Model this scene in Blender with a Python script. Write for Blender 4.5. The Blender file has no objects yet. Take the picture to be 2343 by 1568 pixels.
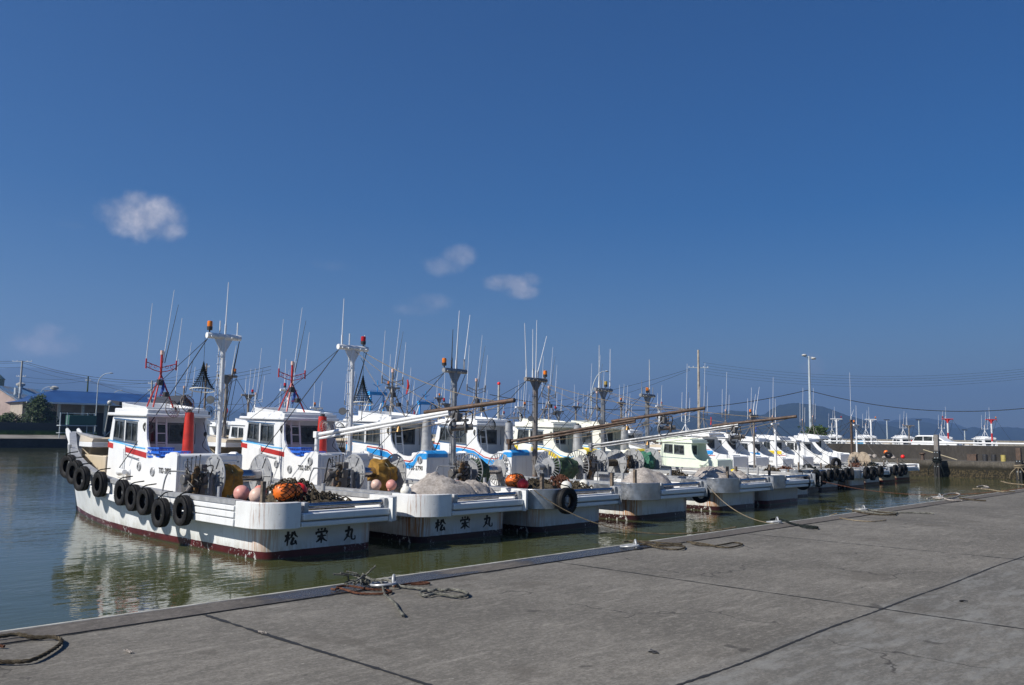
import bpy, math, random
from mathutils import Vector, Matrix, noise
from mathutils.geometry import tessellate_polygon
random.seed(7)
R = math.radians
sc = bpy.context.scene
col = sc.collection

# ------------------------------------------------------------------ camera
FP = 1.67 * 1171.0; CX, CY = 1171.0, 784.0          # focal length in units of a 2342 px wide picture
PITCH = math.atan(215 / FP); ROLL = 0.013; YAW = 0.8137; EYE = 1.6; ZW = -1.2
_fw = Vector((math.sin(YAW), math.cos(YAW), 0)); _ri = Vector((math.cos(YAW), -math.sin(YAW), 0)); _up = Vector((0, 0, 1))
CF = _fw * math.cos(PITCH) + _up * math.sin(PITCH)
_u = _up * math.cos(PITCH) - _fw * math.sin(PITCH)
CR = _ri * math.cos(ROLL) + _u * math.sin(ROLL); CU = _u * math.cos(ROLL) - _ri * math.sin(ROLL)
CAM = Vector((0, 0, EYE))
cd = bpy.data.cameras.new('camera'); cam = bpy.data.objects.new('camera', cd); col.objects.link(cam)
cd.sensor_width = 36; cd.lens = 1.67 * 18; cd.clip_start = 0.1; cd.clip_end = 40000
M = Matrix((CR, CU, -CF)).transposed().to_4x4(); M.translation = CAM
cam.matrix_world = M
sc.camera = cam
def ray(x, y): return CR * ((x - CX) / FP) + CU * ((CY - y) / FP) + CF
def U(x, y, z=0.0):                                    # where a line of sight meets the level z
    v = ray(x, y); return CAM + v * ((z - EYE) / v.z)
def UY(x, y, Y):                                       # where it meets the plane Y
    v = ray(x, y); return CAM + v * (Y / v.y)

# ------------------------------------------------------------------ sky, sun, exposure
SUN_EL, SUN_B = R(40), R(14)
SD = Vector((-math.cos(SUN_EL) * math.cos(SUN_B), math.cos(SUN_EL) * math.sin(SUN_B), math.sin(SUN_EL)))
world = bpy.data.worlds.new('World'); sc.world = world; world.use_nodes = True
wn = world.node_tree; wn.nodes.clear()
def WN(t, **k):
    n = wn.nodes.new(t)
    for a, b in k.items(): setattr(n, a, b)
    return n
wl = wn.links.new
sky = WN('ShaderNodeTexSky', sky_type='NISHITA', sun_disc=False)
sky.sun_elevation = SUN_EL; sky.sun_rotation = math.atan2(SD.x, SD.y)
sky.altitude = 0; sky.air_density = 1.0; sky.dust_density = 0.3; sky.ozone_density = 3.0
bg = WN('ShaderNodeBackground'); bg.inputs[1].default_value = 0.046
out = WN('ShaderNodeOutputWorld'); wl(bg.outputs[0], out.inputs[0])
tcw = WN('ShaderNodeTexCoord')
def wmath(op, a, b=None, c=None, clamp=False):
    n = WN('ShaderNodeMath', operation=op, use_clamp=clamp)
    for i, q in enumerate((a, b, c)):
        if q is None: continue
        if isinstance(q, (int, float)): n.inputs[i].default_value = q
        else: wl(q, n.inputs[i])
    return n.outputs[0]
def wdot(v):
    n = WN('ShaderNodeVectorMath', operation='DOT_PRODUCT'); wl(tcw.outputs['Generated'], n.inputs[0]); n.inputs[1].default_value = v
    return n.outputs['Value']
nz = WN('ShaderNodeTexNoise'); nz.inputs['Scale'].default_value = 22; nz.inputs['Detail'].default_value = 7; nz.inputs['Roughness'].default_value = 0.62
wl(tcw.outputs['Generated'], nz.inputs['Vector'])
nzl = WN('ShaderNodeTexNoise'); nzl.inputs['Scale'].default_value = 9; nzl.inputs['Detail'].default_value = 3
wl(tcw.outputs['Generated'], nzl.inputs['Vector'])
total = None
# clouds: (x, y, half width, half height, density)
for (x, y, a, b, dens) in ((325, 500, 74, 48, .78), (278, 482, 52, 34, .5), (372, 488, 46, 36, .6), (310, 464, 44, 24, .55), (385, 528, 34, 26, .5), (352, 530, 40, 22, .45), (1050, 586, 42, 26, .30), (1015, 608, 58, 22, .22), (1165, 648, 60, 22, .50), (1195, 668, 44, 18, .48), (1215, 640, 26, 18, .3), (975, 690, 56, 20, .26), (950, 708, 50, 16, .2),
                     (108, 762, 32, 24, .75), (95, 784, 60, 28, .6), (60, 798, 60, 22, .16), (1858, 835, 30, 28, .26), (1990, 874, 60, 18, .12), (655, 858, 60, 22, .14), (572, 852, 30, 16, .10), (760, 608, 50, 14, .08), (160, 515, 30, 8, .08), (820, 870, 50, 12, .06)):
    d = ray(x, y).normalized(); rt = d.cross(_up).normalized(); u2 = rt.cross(d)
    L = FP / math.sqrt(FP * FP) * 1.0
    ex = wmath('MULTIPLY', wdot(rt), FP / a); ey = wmath('MULTIPLY', wdot(u2), FP / b)
    r2 = wmath('ADD', wmath('MULTIPLY', ex, ex), wmath('MULTIPLY', ey, ey))
    front = wmath('GREATER_THAN', wdot(d), 0.5)
    m = wmath('SUBTRACT', wmath('ADD', 1.0, wmath('MULTIPLY', wmath('SUBTRACT', nz.outputs['Fac'], 0.49), 3.8)), r2)
    ms = WN('ShaderNodeMapRange', interpolation_type='SMOOTHSTEP'); ms.inputs['From Min'].default_value = -0.25; ms.inputs['From Max'].default_value = 1.75
    wl(m, ms.inputs['Value'])
    k = wmath('MULTIPLY', wmath('MULTIPLY', ms.outputs[0], front), dens * 1.3, clamp=False)
    total = k if total is None else wmath('MAXIMUM', total, k)
mixc = WN('ShaderNodeMix', data_type='RGBA'); wl(total, mixc.inputs['Factor'])
hsv = WN('ShaderNodeHueSaturation'); hsv.inputs['Saturation'].default_value = 1.58; hsv.inputs['Hue'].default_value = .512; hsv.inputs['Value'].default_value = 1.0
wl(sky.outputs[0], hsv.inputs['Color']); wl(hsv.outputs[0], mixc.inputs['A']); sh_ = WN('ShaderNodeMix', data_type='RGBA'); wl(wmath('MULTIPLY', wmath('SUBTRACT', nz.outputs['Fac'], .42), 4.0, clamp=True), sh_.inputs['Factor']); sh_.inputs['A'].default_value = (6.5, 6.4, 7.2, 1); sh_.inputs['B'].default_value = (12.5, 11.6, 11.6, 1); wl(sh_.outputs['Result'], mixc.inputs['B'])
wl(mixc.outputs['Result'], bg.inputs[0])
sl = bpy.data.lights.new('sun', 'SUN'); so = bpy.data.objects.new('sun', sl); col.objects.link(so)
sl.energy = 4.8; sl.angle = R(0.5); sl.color = (1, .95, .87)
so.rotation_euler = SD.to_track_quat('Z', 'Y').to_euler()
sc.view_settings.view_transform = 'Standard'; sc.view_settings.look = 'None'; sc.view_settings.exposure = 0.55; sc.view_settings.gamma = 1
sc.cycles.max_bounces = 8; sc.cycles.volume_bounces = 0; sc.cycles.transparent_max_bounces = 12

# ------------------------------------------------------------------ materials
MATS = {}
class NT:
    def __init__(s, name):
        s.m = bpy.data.materials.new(name); s.m.use_nodes = True; s.t = s.m.node_tree
        s.p = s.t.nodes['Principled BSDF']; s.tc = s.t.nodes.new('ShaderNodeTexCoord')
    def n(s, t, **k):
        q = s.t.nodes.new(t)
        for a, b in k.items(): setattr(q, a, b)
        return q
    def l(s, a, b): s.t.links.new(a, b)
    def noise(s, scale, detail=4, rough=.55, vec=(1, 1, 1), coord='Object'):
        mp = s.n('ShaderNodeMapping'); mp.inputs['Scale'].default_value = vec; s.l(s.tc.outputs[coord], mp.inputs['Vector'])
        q = s.n('ShaderNodeTexNoise'); q.inputs['Scale'].default_value = scale; q.inputs['Detail'].default_value = detail; q.inputs['Roughness'].default_value = rough
        s.l(mp.outputs[0], q.inputs['Vector']); return q.outputs['Fac']
    def ramp(s, v, a, b, c0=0., c1=1.):
        q = s.n('ShaderNodeMapRange', interpolation_type='SMOOTHSTEP'); q.inputs['From Min'].default_value = a; q.inputs['From Max'].default_value = b
        q.inputs['To Min'].default_value = c0; q.inputs['To Max'].default_value = c1; s.l(v, q.inputs['Value']); return q.outputs[0]
    def math(s, op, a, b=0.):
        q = s.n('ShaderNodeMath', operation=op)
        for i, w in enumerate((a, b)):
            if isinstance(w, (int, float)): q.inputs[i].default_value = w
            else: s.l(w, q.inputs[i])
        return q.outputs[0]
    def mix(s, f, a, b):
        q = s.n('ShaderNodeMix', data_type='RGBA')
        for k, w in (('Factor', f), ('A', a), ('B', b)):
            if isinstance(w, tuple): q.inputs[k].default_value = (*w, 1)
            elif isinstance(w, (int, float)): q.inputs[k].default_value = w
            else: s.l(w, q.inputs[k])
        return q.outputs['Result']
    def color(s, c):
        if isinstance(c, tuple): s.p.inputs['Base Color'].default_value = (*c, 1)
        else: s.l(c, s.p.inputs['Base Color'])
    def bump(s, h, strength=.3, dist=.01):
        q = s.n('ShaderNodeBump'); q.inputs['Strength'].default_value = strength; q.inputs['Distance'].default_value = dist
        s.l(h, q.inputs['Height']); s.l(q.outputs[0], s.p.inputs['Normal']); return q
    def set(s, rough=.5, metal=0., spec=None):
        s.p.inputs['Roughness'].default_value = rough; s.p.inputs['Metallic'].default_value = metal
        if spec is not None: s.p.inputs['Specular IOR Level'].default_value = spec
        return s
    def xyz(s):
        q = s.n('ShaderNodeSeparateXYZ'); s.l(s.tc.outputs['Object'], q.inputs[0]); return q.outputs

def plain(name, c, rough=.5, metal=0., var=.18, scale=6., bump=0., spec=None):
    if name in MATS: return MATS[name]
    t = NT(name).set(rough, metal, spec)
    f = t.ramp(t.noise(scale, 5), .3, .7)
    t.color(t.mix(f, tuple(x * (1 - var) for x in c), tuple(min(1, x * (1 + var * .5)) for x in c)))
    if bump: t.bump(t.noise(scale * 6, 4), bump, .01)
    MATS[name] = t.m; return t.m
def paint(name, c, rust=.0, grime=.25):
    """boat paint with grime and vertical rust runs in places"""
    if name in MATS: return MATS[name]
    t = NT(name).set(.33)
    g = t.ramp(t.noise(2.2, 7, .6), .35, .75)
    base = t.mix(t.math('MULTIPLY', g, grime), c, tuple(x * .62 for x in c))
    st = t.ramp(t.noise(1.0, 4, .6, (9, 9, .5)), .57, .75)
    base = t.mix(t.math('MULTIPLY', st, grime * .9), base, (c[0] * .55, c[1] * .5, c[2] * .42))
    sc = t.ramp(t.noise(5.5, 6, .75, (1, 1, 2)), .64, .69); base = t.mix(t.math('MULTIPLY', sc, grime * 1.3), base, (.25, .24, .22))
    if rust > 0:
        a = t.ramp(t.noise(1.0, 6, .7, (15, 15, .8)), .52 - rust * .03, .64)
        b = t.ramp(t.noise(.9, 2), .45, .62)
        base = t.mix(t.math('MULTIPLY', t.math('MULTIPLY', a, b), .95 * rust), base, (.27, .095, .025))
    t.color(base); t.bump(t.noise(5, 3), .22, .015)
    MATS[name] = t.m; return t.m
def hull_mat(name, c, foul, rust=.6, corner=True):
    """white topsides, antifouling below the waterline stripe with flaked chips, rust runs near the stern corners"""
    if name in MATS: return MATS[name]
    t = NT(name).set(.32); o = t.xyz()
    g = t.ramp(t.noise(1.3, 8, .65), .38, .68)
    base = t.mix(t.math('MULTIPLY', g, .34), c, tuple(x * .6 for x in c))
    st = t.ramp(t.noise(1.0, 5, .62, (11, 11, .45)), .57, .72)
    base = t.mix(t.math('MULTIPLY', st, .25), base, (c[0] * .5, c[1] * .43, c[2] * .33))
    # rust near the vertical corners (|x| about 1.5, y near 0)
    ax = t.math('ABSOLUTE', o['X'])
    near = t.math('MULTIPLY', t.ramp(ax, .95, 1.4), t.ramp(o['Y'], 1.2, .3))
    a = t.ramp(t.noise(1.0, 6, .68, (15, 15, .6)), .42, .58)
    base = t.mix(t.math('MULTIPLY', t.math('MULTIPLY', near, a), rust), base, (.42, .17, .04))
    a2 = t.ramp(t.noise(1.0, 5, .65, (12, 12, .6)), .62, .72)
    base = t.mix(t.math('MULTIPLY', a2, rust * .6), base, (.30, .13, .04))
    sc = t.ramp(t.noise(4.5, 6, .75, (1, 1, 2.5)), .62, .68); base = t.mix(t.math('MULTIPLY', sc, .45), base, (.22, .21, .19))
    sc2 = t.math('MULTIPLY', t.ramp(o['Z'], .5, .2), t.ramp(t.noise(2.2, 5, .6, (2, 2, .6)), .4, .6)); base = t.mix(t.math('MULTIPLY', sc2, .35), base, (.34, .30, .20))
    chips = t.ramp(t.noise(13, 4, .7), .58, .60)
    ch2 = t.math('MULTIPLY', chips, t.ramp(t.noise(1.1, 2), .50, .56))
    f2 = t.mix(t.ramp(t.noise(3, 5), .3, .7), foul, tuple(x * .55 for x in foul))
    f2 = t.mix(t.ramp(o['Z'], .06, .0), f2, (.05, .05, .03))
    f2 = t.mix(ch2, f2, (.6, .6, .58))
    edge = t.math('ADD', o['Z'], t.math('MULTIPLY', t.math('SUBTRACT', t.noise(6, 4), .5), .02))
    t.color(t.mix(t.ramp(edge, .186, .192), f2, base)); t.bump(t.noise(2.5, 4), .15, .02)
    MATS[name] = t.m; return t.m
def metal(name, c=(.42, .43, .44), rough=.38, rust=.0, m=.85):
    if name in MATS: return MATS[name]
    t = NT(name).set(rough, m)
    base = t.mix(t.ramp(t.noise(4, 6), .3, .7), tuple(x * .7 for x in c), c)
    st = t.ramp(t.noise(1.0, 5, .6, (3, 3, 20)), .4, .8)
    base = t.mix(t.math('MULTIPLY', st, .3), base, tuple(x * .5 for x in c))
    if rust:
        r = t.ramp(t.noise(3, 6, .7), .62 - .2 * rust, .72 - .1 * rust)
        base = t.mix(t.math('MULTIPLY', r, min(1, rust + .2)), base, (.14, .062, .03))
        q = t.ramp(t.noise(3, 6, .7), .62 - .2 * rust, .72 - .1 * rust, m, .1); t.l(q, t.p.inputs['Metallic'])
    q = t.ramp(t.noise(7, 5), .3, .7, rough * .8, rough * 1.35); t.l(q, t.p.inputs['Roughness'])
    t.color(base); t.bump(t.noise(3, 3), .25, .01)
    MATS[name] = t.m; return t.m
def glass(name='window_glass'):
    if name in MATS: return MATS[name]
    t = NT(name).set(.06, 0., .6)
    t.color(t.mix(t.ramp(t.noise(3, 3), .35, .7), (.012, .016, .018), (.07, .08, .085)))
    MATS[name] = t.m; return t.m
def netting(name, c, c2):
    if name in MATS: return MATS[name]
    t = NT(name).set(.95, 0, .1)
    f = t.ramp(t.noise(14, 8, .7), .35, .65)
    f2 = t.ramp(t.noise(2.6, 6, .7, (1, 1, 2.2)), .35, .68); t.color(t.mix(t.math('MULTIPLY', f2, .55), t.mix(f, c, c2), tuple(x * .6 for x in c))); t.bump(t.noise(40, 6, .8), .9, .02)
    MATS[name] = t.m; return t.m

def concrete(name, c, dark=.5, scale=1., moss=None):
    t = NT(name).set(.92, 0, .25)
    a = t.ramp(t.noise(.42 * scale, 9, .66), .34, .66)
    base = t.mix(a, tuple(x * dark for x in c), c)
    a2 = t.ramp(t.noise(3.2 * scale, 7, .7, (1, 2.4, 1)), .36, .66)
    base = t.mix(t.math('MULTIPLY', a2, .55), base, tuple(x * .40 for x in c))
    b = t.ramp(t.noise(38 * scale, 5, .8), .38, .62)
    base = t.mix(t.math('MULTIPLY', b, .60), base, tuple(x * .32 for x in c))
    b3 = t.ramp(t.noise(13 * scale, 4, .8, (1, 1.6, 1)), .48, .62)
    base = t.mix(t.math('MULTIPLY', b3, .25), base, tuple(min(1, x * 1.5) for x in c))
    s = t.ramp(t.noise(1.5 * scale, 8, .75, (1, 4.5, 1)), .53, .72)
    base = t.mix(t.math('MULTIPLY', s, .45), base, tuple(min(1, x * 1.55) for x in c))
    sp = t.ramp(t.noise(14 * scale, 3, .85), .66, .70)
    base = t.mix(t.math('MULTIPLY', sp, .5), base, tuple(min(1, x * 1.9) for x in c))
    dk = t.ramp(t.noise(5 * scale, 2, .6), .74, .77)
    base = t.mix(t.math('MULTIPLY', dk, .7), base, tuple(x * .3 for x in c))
    if moss:
        o = t.xyz(); z = t.math('ADD', o['Z'], t.math('MULTIPLY', t.math('SUBTRACT', t.noise(2.5, 5), .5), .35))
        base = t.mix(t.ramp(z, moss[1], moss[0]), base, (.018, .016, .010))
        base = t.mix(t.math('MULTIPLY', t.ramp(z, moss[0], moss[0] - .25), t.ramp(t.noise(9, 5), .45, .6)), base, (.07, .055, .03))
    t.color(base); t.bump(t.noise(60 * scale, 5, .8), .5, .006)
    MATS[name] = t.m; return t.m

WHITE = (.74, .75, .75)
m_quay = None
m_white = paint('white_boat_paint', WHITE, 0, .2)
m_white_rust = paint('white_paint_with_rust', (.74, .75, .74), .9, .35)
m_cream_white = paint('cream_white_paint', (.80, .80, .70), 0, .22)
m_mint = paint('pale_green_white_paint', (.72, .79, .66), 0, .22)
m_cream = paint('cream_deck_paint', (.55, .47, .35), 0, .2)
m_blue = plain('bright_blue_paint', (.03, .28, .66), .35)
m_lblue = plain('light_blue_paint', (.10, .40, .70), .35)
m_red = plain('red_stripe_paint', (.44, .028, .022), .4)
m_redf = plain('red_funnel_paint', (.50, .030, .018), .45)
m_yel = plain('yellow_paint', (.72, .55, .03), .4)
m_navy = plain('navy_window_trim', (.03, .10, .22), .5)
m_wframe = plain('dark_window_frame', (.10, .115, .13), .4)
m_alu = metal('weathered_aluminium', (.42, .43, .44), .5, 0, .3)
m_aluplate = metal('dented_metal_cladding', (.47, .49, .51), .34, .12)
m_shiny = metal('stainless_roller', (.45, .44, .47), .17, 0, 1)
m_grey = metal('grey_galvanised_pipe', (.34, .35, .36), .5, .1, .6)
m_galv = metal('rusty_grey_pipe', (.27, .25, .23), .6, .45, .4)
m_rusty = metal('rust_brown_pipe', (.11, .075, .055), .6, .45, .3)
m_dark = plain('dark_machinery', (.035, .035, .037), .5)
m_mach = metal('greasy_winch_metal', (.20, .19, .18), .45, .4, .6)
m_rub = NT('tyre_rubber').set(.7, 0, .22); m_rub.color(m_rub.mix(m_rub.ramp(m_rub.noise(5, 5), .3, .7), (.008, .008, .009), (.022, .021, .02))); m_rub.bump(m_rub.noise(30, 4), .25, .005); m_rub = m_rub.m
m_black = plain('black_hose', (.012, .012, .013), .5)
m_glass = glass()
m_letter = plain('black_lettering', (.012, .012, .012), .5)
m_orange = plain('orange_buoy', (.78, .17, .02), .38)
m_redb = plain('bright_red_buoy', (.80, .02, .015), .35)
m_pink = plain('faded_pink_buoy', (.66, .30, .25), .45, var=.3, scale=3)
m_pale = plain('pale_peach_buoy', (.68, .46, .37), .45, var=.2, scale=3)
m_whiteb = plain('white_float', (.72, .70, .62), .5)
m_tarp = plain('mustard_tarpaulin', (.30, .16, .022), .75, var=.45, scale=5, bump=.3)
m_gtarp = plain('green_tarpaulin', (.035, .075, .035), .8, var=.45, scale=5, bump=.3)
m_crate = plain('blue_plastic', (.02, .13, .58), .45)
m_amber = plain('amber_beacon_glass', (.75, .20, .01), .2)
m_rbeac = plain('red_beacon_glass', (.42, .012, .012), .2)
m_net = netting('grey_beige_netting', (.30, .265, .235), (.50, .46, .42))
m_brope = netting('brown_rope', (.045, .036, .026), (.15, .125, .085))
m_redrope = netting('rust_red_rope', (.07, .03, .02), (.20, .095, .06))
m_grope = netting('grey_rope', (.10, .10, .085), (.27, .265, .23))
m_drope = netting('black_net_mesh', (.008, .012, .012), (.03, .036, .034))
m_tan = netting('tan_rigging_rope', (.20, .155, .10), (.36, .30, .21))
m_wood = plain('weathered_wood', (.17, .13, .095), .85, var=.5, scale=8, bump=.4)
m_flagb = plain('blue_cloth', (.02, .06, .32), .8, var=.5)
m_flagr = plain('red_cloth', (.45, .015, .015), .8, var=.4)
FOUL1 = (.11, .018, .022); FOUL2 = (.05, .015, .018)

# ------------------------------------------------------------------ mesh builder
class MB:
    def __init__(s): s.v = []; s.f = []; s.mi = []; s.m = 0
    def face(s, idx): s.f.append(idx); s.mi.append(s.m)
    def box(s, x0, x1, y0, y1, z0, z1, mat=None):
        b = len(s.v)
        for x in (x0, x1):
            for y in (y0, y1):
                for z in (z0, z1):
                    p = Vector((x, y, z)); s.v.append(mat @ p if mat else p)
        for q in ((0, 1, 3, 2), (4, 6, 7, 5), (0, 4, 5, 1), (2, 3, 7, 6), (0, 2, 6, 4), (1, 5, 7, 3)): s.face([b + i for i in q])
        return s
    def bar(s, p0, p1, w, h):                       # a box between two points
        p0, p1 = Vector(p0), Vector(p1); d = p1 - p0; L = d.length
        m = Matrix.Translation(p0) @ d.to_track_quat('X', 'Z').to_matrix().to_4x4()
        return s.box(0, L, -w / 2, w / 2, -h / 2, h / 2, m)
    def rings(s, rs, closed=True, caps=True):
        n = len(rs[0]); b = len(s.v)
        for r in rs: s.v.extend(Vector(p) for p in r)
        for i in range(len(rs) - 1):
            for j in range(n if closed else n - 1):
                k = (j + 1) % n
                s.face([b + i * n + j, b + i * n + k, b + (i + 1) * n + k, b + (i + 1) * n + j])
        if caps and closed:
            s.face([b + j for j in range(n)][::-1]); e = b + (len(rs) - 1) * n; s.face([e + j for j in range(n)])
        return s
    def tube(s, pts, r, n=7, r1=None, caps=True):
        pts = [Vector(p) for p in pts]; rs = []; m = len(pts)
        t = (pts[1] - pts[0]).normalized(); a = t.orthogonal().normalized()
        for i, p in enumerate(pts):
            t = (pts[min(i + 1, m - 1)] - pts[max(i - 1, 0)])
            if t.length < 1e-9: t = Vector((0, 0, 1))
            t.normalize(); a = (a - t * a.dot(t)); a = a.normalized() if a.length > 1e-6 else t.orthogonal().normalized()
            b = t.cross(a); rr = r if r1 is None else r + (r1 - r) * i / (m - 1)
            rs.append([p + (a * math.cos(2 * math.pi * j / n) + b * math.sin(2 * math.pi * j / n)) * rr for j in range(n)])
        return s.rings(rs, True, caps)
    def cyl(s, p0, p1, r, r1=None, n=16): return s.tube([p0, p1], r, n, r if r1 is None else r1)
    def hoop(s, c, nrm, R_, r, n=28, k=6):
        c = Vector(c); nrm = Vector(nrm).normalized(); a = nrm.orthogonal().normalized(); b = nrm.cross(a); base = len(s.v)
        for i in range(n):
            t = 2 * math.pi * i / n; e = a * math.cos(t) + b * math.sin(t)
            for j in range(k):
                q = 2 * math.pi * j / k; s.v.append(c + e * (R_ + r * math.cos(q)) + nrm * r * math.sin(q))
        for i in range(n):
            for j in range(k):
                i2, j2 = (i + 1) % n, (j + 1) % k; s.face([base + i * k + j, base + i2 * k + j, base + i2 * k + j2, base + i * k + j2])
        return s
    def lathe(s, prof, o=(0, 0, 0), ax=(0, 0, 1), n=28, closed=False):
        o = Vector(o); ax = Vector(ax).normalized(); a = ax.orthogonal().normalized(); b = ax.cross(a)
        if closed: prof = list(prof) + [prof[0]]
        rs = [[o + ax * h + (a * math.cos(2 * math.pi * j / n) + b * math.sin(2 * math.pi * j / n)) * r for j in range(n)] for r, h in prof]
        return s.rings(rs, True, not closed and prof[0][0] > 1e-4 and prof[-1][0] > 1e-4)
    def ball(s, c, r, sc3=(1, 1, 1), n=18):
        prof = [(max(1e-5, r * math.sin(math.pi * i / 12)), -r * math.cos(math.pi * i / 12)) for i in range(13)]
        b = len(s.v); s.lathe(prof, (0, 0, 0), (0, 0, 1), n)
        for i in range(b, len(s.v)): s.v[i] = Vector((s.v[i].x * sc3[0], s.v[i].y * sc3[1], s.v[i].z * sc3[2])) + Vector(c)
        return s
    def plate(s, outer, holes, t0, t1, mp):           # a 2-D outline with holes, extruded; mp(u,v,t) -> point
        loops = [outer] + list(holes); flat = [p for l in loops for p in l]
        tris = tessellate_polygon([[Vector((p[0], p[1], 0)) for p in l] for l in loops])
        b = len(s.v); N = len(flat)
        for t in (t0, t1): s.v.extend(Vector(mp(p[0], p[1], t)) for p in flat)
        for t in tris: s.face([b + i for i in t]); s.face([b + N + i for i in reversed(t)])
        k = 0
        for l in loops:
            for i in range(len(l)):
                j = (i + 1) % len(l); s.face([b + k + i, b + k + j, b + N + k + j, b + N + k + i])
            k += len(l)
        return s
    def build(s, name, mats, parent=None, bevel=0., smooth=True, ang=35, fix=True):
        me = bpy.data.meshes.new(name); me.from_pydata([tuple(v) for v in s.v], [], s.f)
        if not isinstance(mats, (list, tuple)): mats = [mats]
        for m in mats: me.materials.append(m)
        if len(mats) > 1: me.polygons.foreach_set('material_index', s.mi)
        me.validate()
        if fix:
            import bmesh
            bm = bmesh.new(); bm.from_mesh(me); bmesh.ops.recalc_face_normals(bm, faces=bm.faces); bm.to_mesh(me); bm.free()
        if smooth: me.shade_smooth(); me.set_sharp_from_angle(angle=R(ang))
        me.update()
        o = bpy.data.objects.new(name, me); col.objects.link(o)
        if parent: o.parent = parent
        if bevel:
            b = o.modifiers.new('bevel', 'BEVEL'); b.width = bevel; b.segments = 2; b.limit_method = 'ANGLE'; b.angle_limit = R(40); b.harden_normals = False
        return o
def empty(name, loc=(0, 0, 0), rz=0.):
    o = bpy.data.objects.new(name, None); col.objects.link(o); o.location = loc; o.rotation_euler.z = rz; o.empty_display_size = .3; return o
def tag(o, label, cat, group=None):
    o['label'] = label; o['category'] = cat
    if group: o['group'] = group
    return o
def struct(o): o['kind'] = 'structure'; return o
def text_part(txt, mat, parent, origin, right, up, size, gap=1.0, bold=.0, name='lettering', squeeze=1.):
    """letters laid on a surface as thin raised mesh"""
    c = bpy.data.curves.new('letters', 'FONT'); c.body = txt; c.size = size; c.space_character = gap; c.offset = bold; c.extrude = .004
    o = bpy.data.objects.new('letters', c); col.objects.link(o); bpy.context.view_layer.update()
    me = bpy.data.meshes.new_from_object(o.evaluated_get(bpy.context.evaluated_depsgraph_get()))
    bpy.data.objects.remove(o); right = Vector(right).normalized(); up = Vector(up).normalized(); nr = right.cross(up)
    for v in me.vertices:
        p = v.co.copy(); v.co = Vector(origin) + right * p.x * squeeze + up * p.y + nr * (p.z + .004)
    me.materials.clear(); me.materials.append(mat); me.name = name
    q = bpy.data.objects.new(name, me); col.objects.link(q); q.parent = parent; return q
def smoothpath(pts, k=6):
    pts = [Vector(p) for p in pts]; out = []
    for i in range(len(pts) - 1):
        p0 = pts[max(i - 1, 0)]; p1 = pts[i]; p2 = pts[i + 1]; p3 = pts[min(i + 2, len(pts) - 1)]
        for j in range(k):
            t = j / k; out.append(.5 * ((2 * p1) + (p2 - p0) * t + (2 * p0 - 5 * p1 + 4 * p2 - p3) * t * t + (3 * p1 - p0 - 3 * p2 + p3) * t ** 3))
    out.append(pts[-1]); return out
def lerp(a, b, t): return a + (b - a) * t
def interp(tab, y):
    if y <= tab[0][0]: return tab[0][1]
    for (a, u), (b, v) in zip(tab, tab[1:]):
        if y <= b: return lerp(u, v, (y - a) / (b - a))
    return tab[-1][1]
def sag(p0, p1, s, n=14):
    p0, p1 = Vector(p0), Vector(p1)
    return [p0.lerp(p1, i / n) - Vector((0, 0, s * 4 * (i / n) * (1 - i / n))) for i in range(n + 1)]

BRUSH = {'松': [[(0, .66), (.22, .69), (.46, .73)], [(.25, .97), (.24, .5), (.2, 0)], [(.22, .66), (.14, .45), (0, .27)], [(.27, .56), (.40, .42)], [(.62, .92), (.56, .68), (.44, .5)], [(.70, .95), (.82, .70), (1.02, .54)], [(.70, .54), (.52, .12), (.72, .12), (.92, .18)], [(.80, .34), (.96, .04)]],
 '栄': [[(.2, .99), (.28, .84)], [(.5, 1.02), (.5, .86)], [(.84, .99), (.7, .84)], [(.1, .78), (.04, .58)], [(.1, .74), (.5, .76), (.96, .78), (.86, .60)], [(.15, .46), (.5, .48), (.9, .50)], [(.5, .68), (.5, .3), (.48, -.02)], [(.48, .44), (.3, .22), (.06, .08)], [(.54, .42), (.72, .22), (.98, .08)]],
 '丸': [[(.44, 1.0), (.42, .62), (.3, .28), (.02, .0)], [(.1, .66), (.4, .70), (.72, .75), (.67, .4), (.70, .12), (.86, .04), (1.0, .1), (.98, .32)], [(.22, .44), (.54, .2)]]}
def brush_part(ch, mat, parent, origin, size):
    m = MB()
    for st in BRUSH[ch]:
        pts = smoothpath([(a, b, 0) for a, b in st], 6) if len(st) > 2 else [Vector((st[0][0], st[0][1], 0)).lerp(Vector((st[1][0], st[1][1], 0)), i / 6) for i in range(7)]
        n = len(pts); b0 = len(m.v)
        for i, p in enumerate(pts):
            t_ = i / (n - 1); d = pts[min(i + 1, n - 1)] - pts[max(i - 1, 0)]; d.normalize(); w = .086 * (1 - .62 * t_ ** 2) * (.75 + .5 * abs(d.x * .3 + d.y * .95)) * (.8 if i == 0 else 1)
            nr = Vector((-d.y, d.x, 0)) * w
            for q in (p + nr, p - nr): m.v.append(Vector((origin[0] + q.x * size, origin[1] - .004 - .0006 * len(m.f) / 40, origin[2] + q.y * size)))
            if i: m.face([b0 + 2 * i - 2, b0 + 2 * i - 1, b0 + 2 * i + 1, b0 + 2 * i])
    return m.build('boat_name', mat, parent, smooth=False, fix=False)

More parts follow.
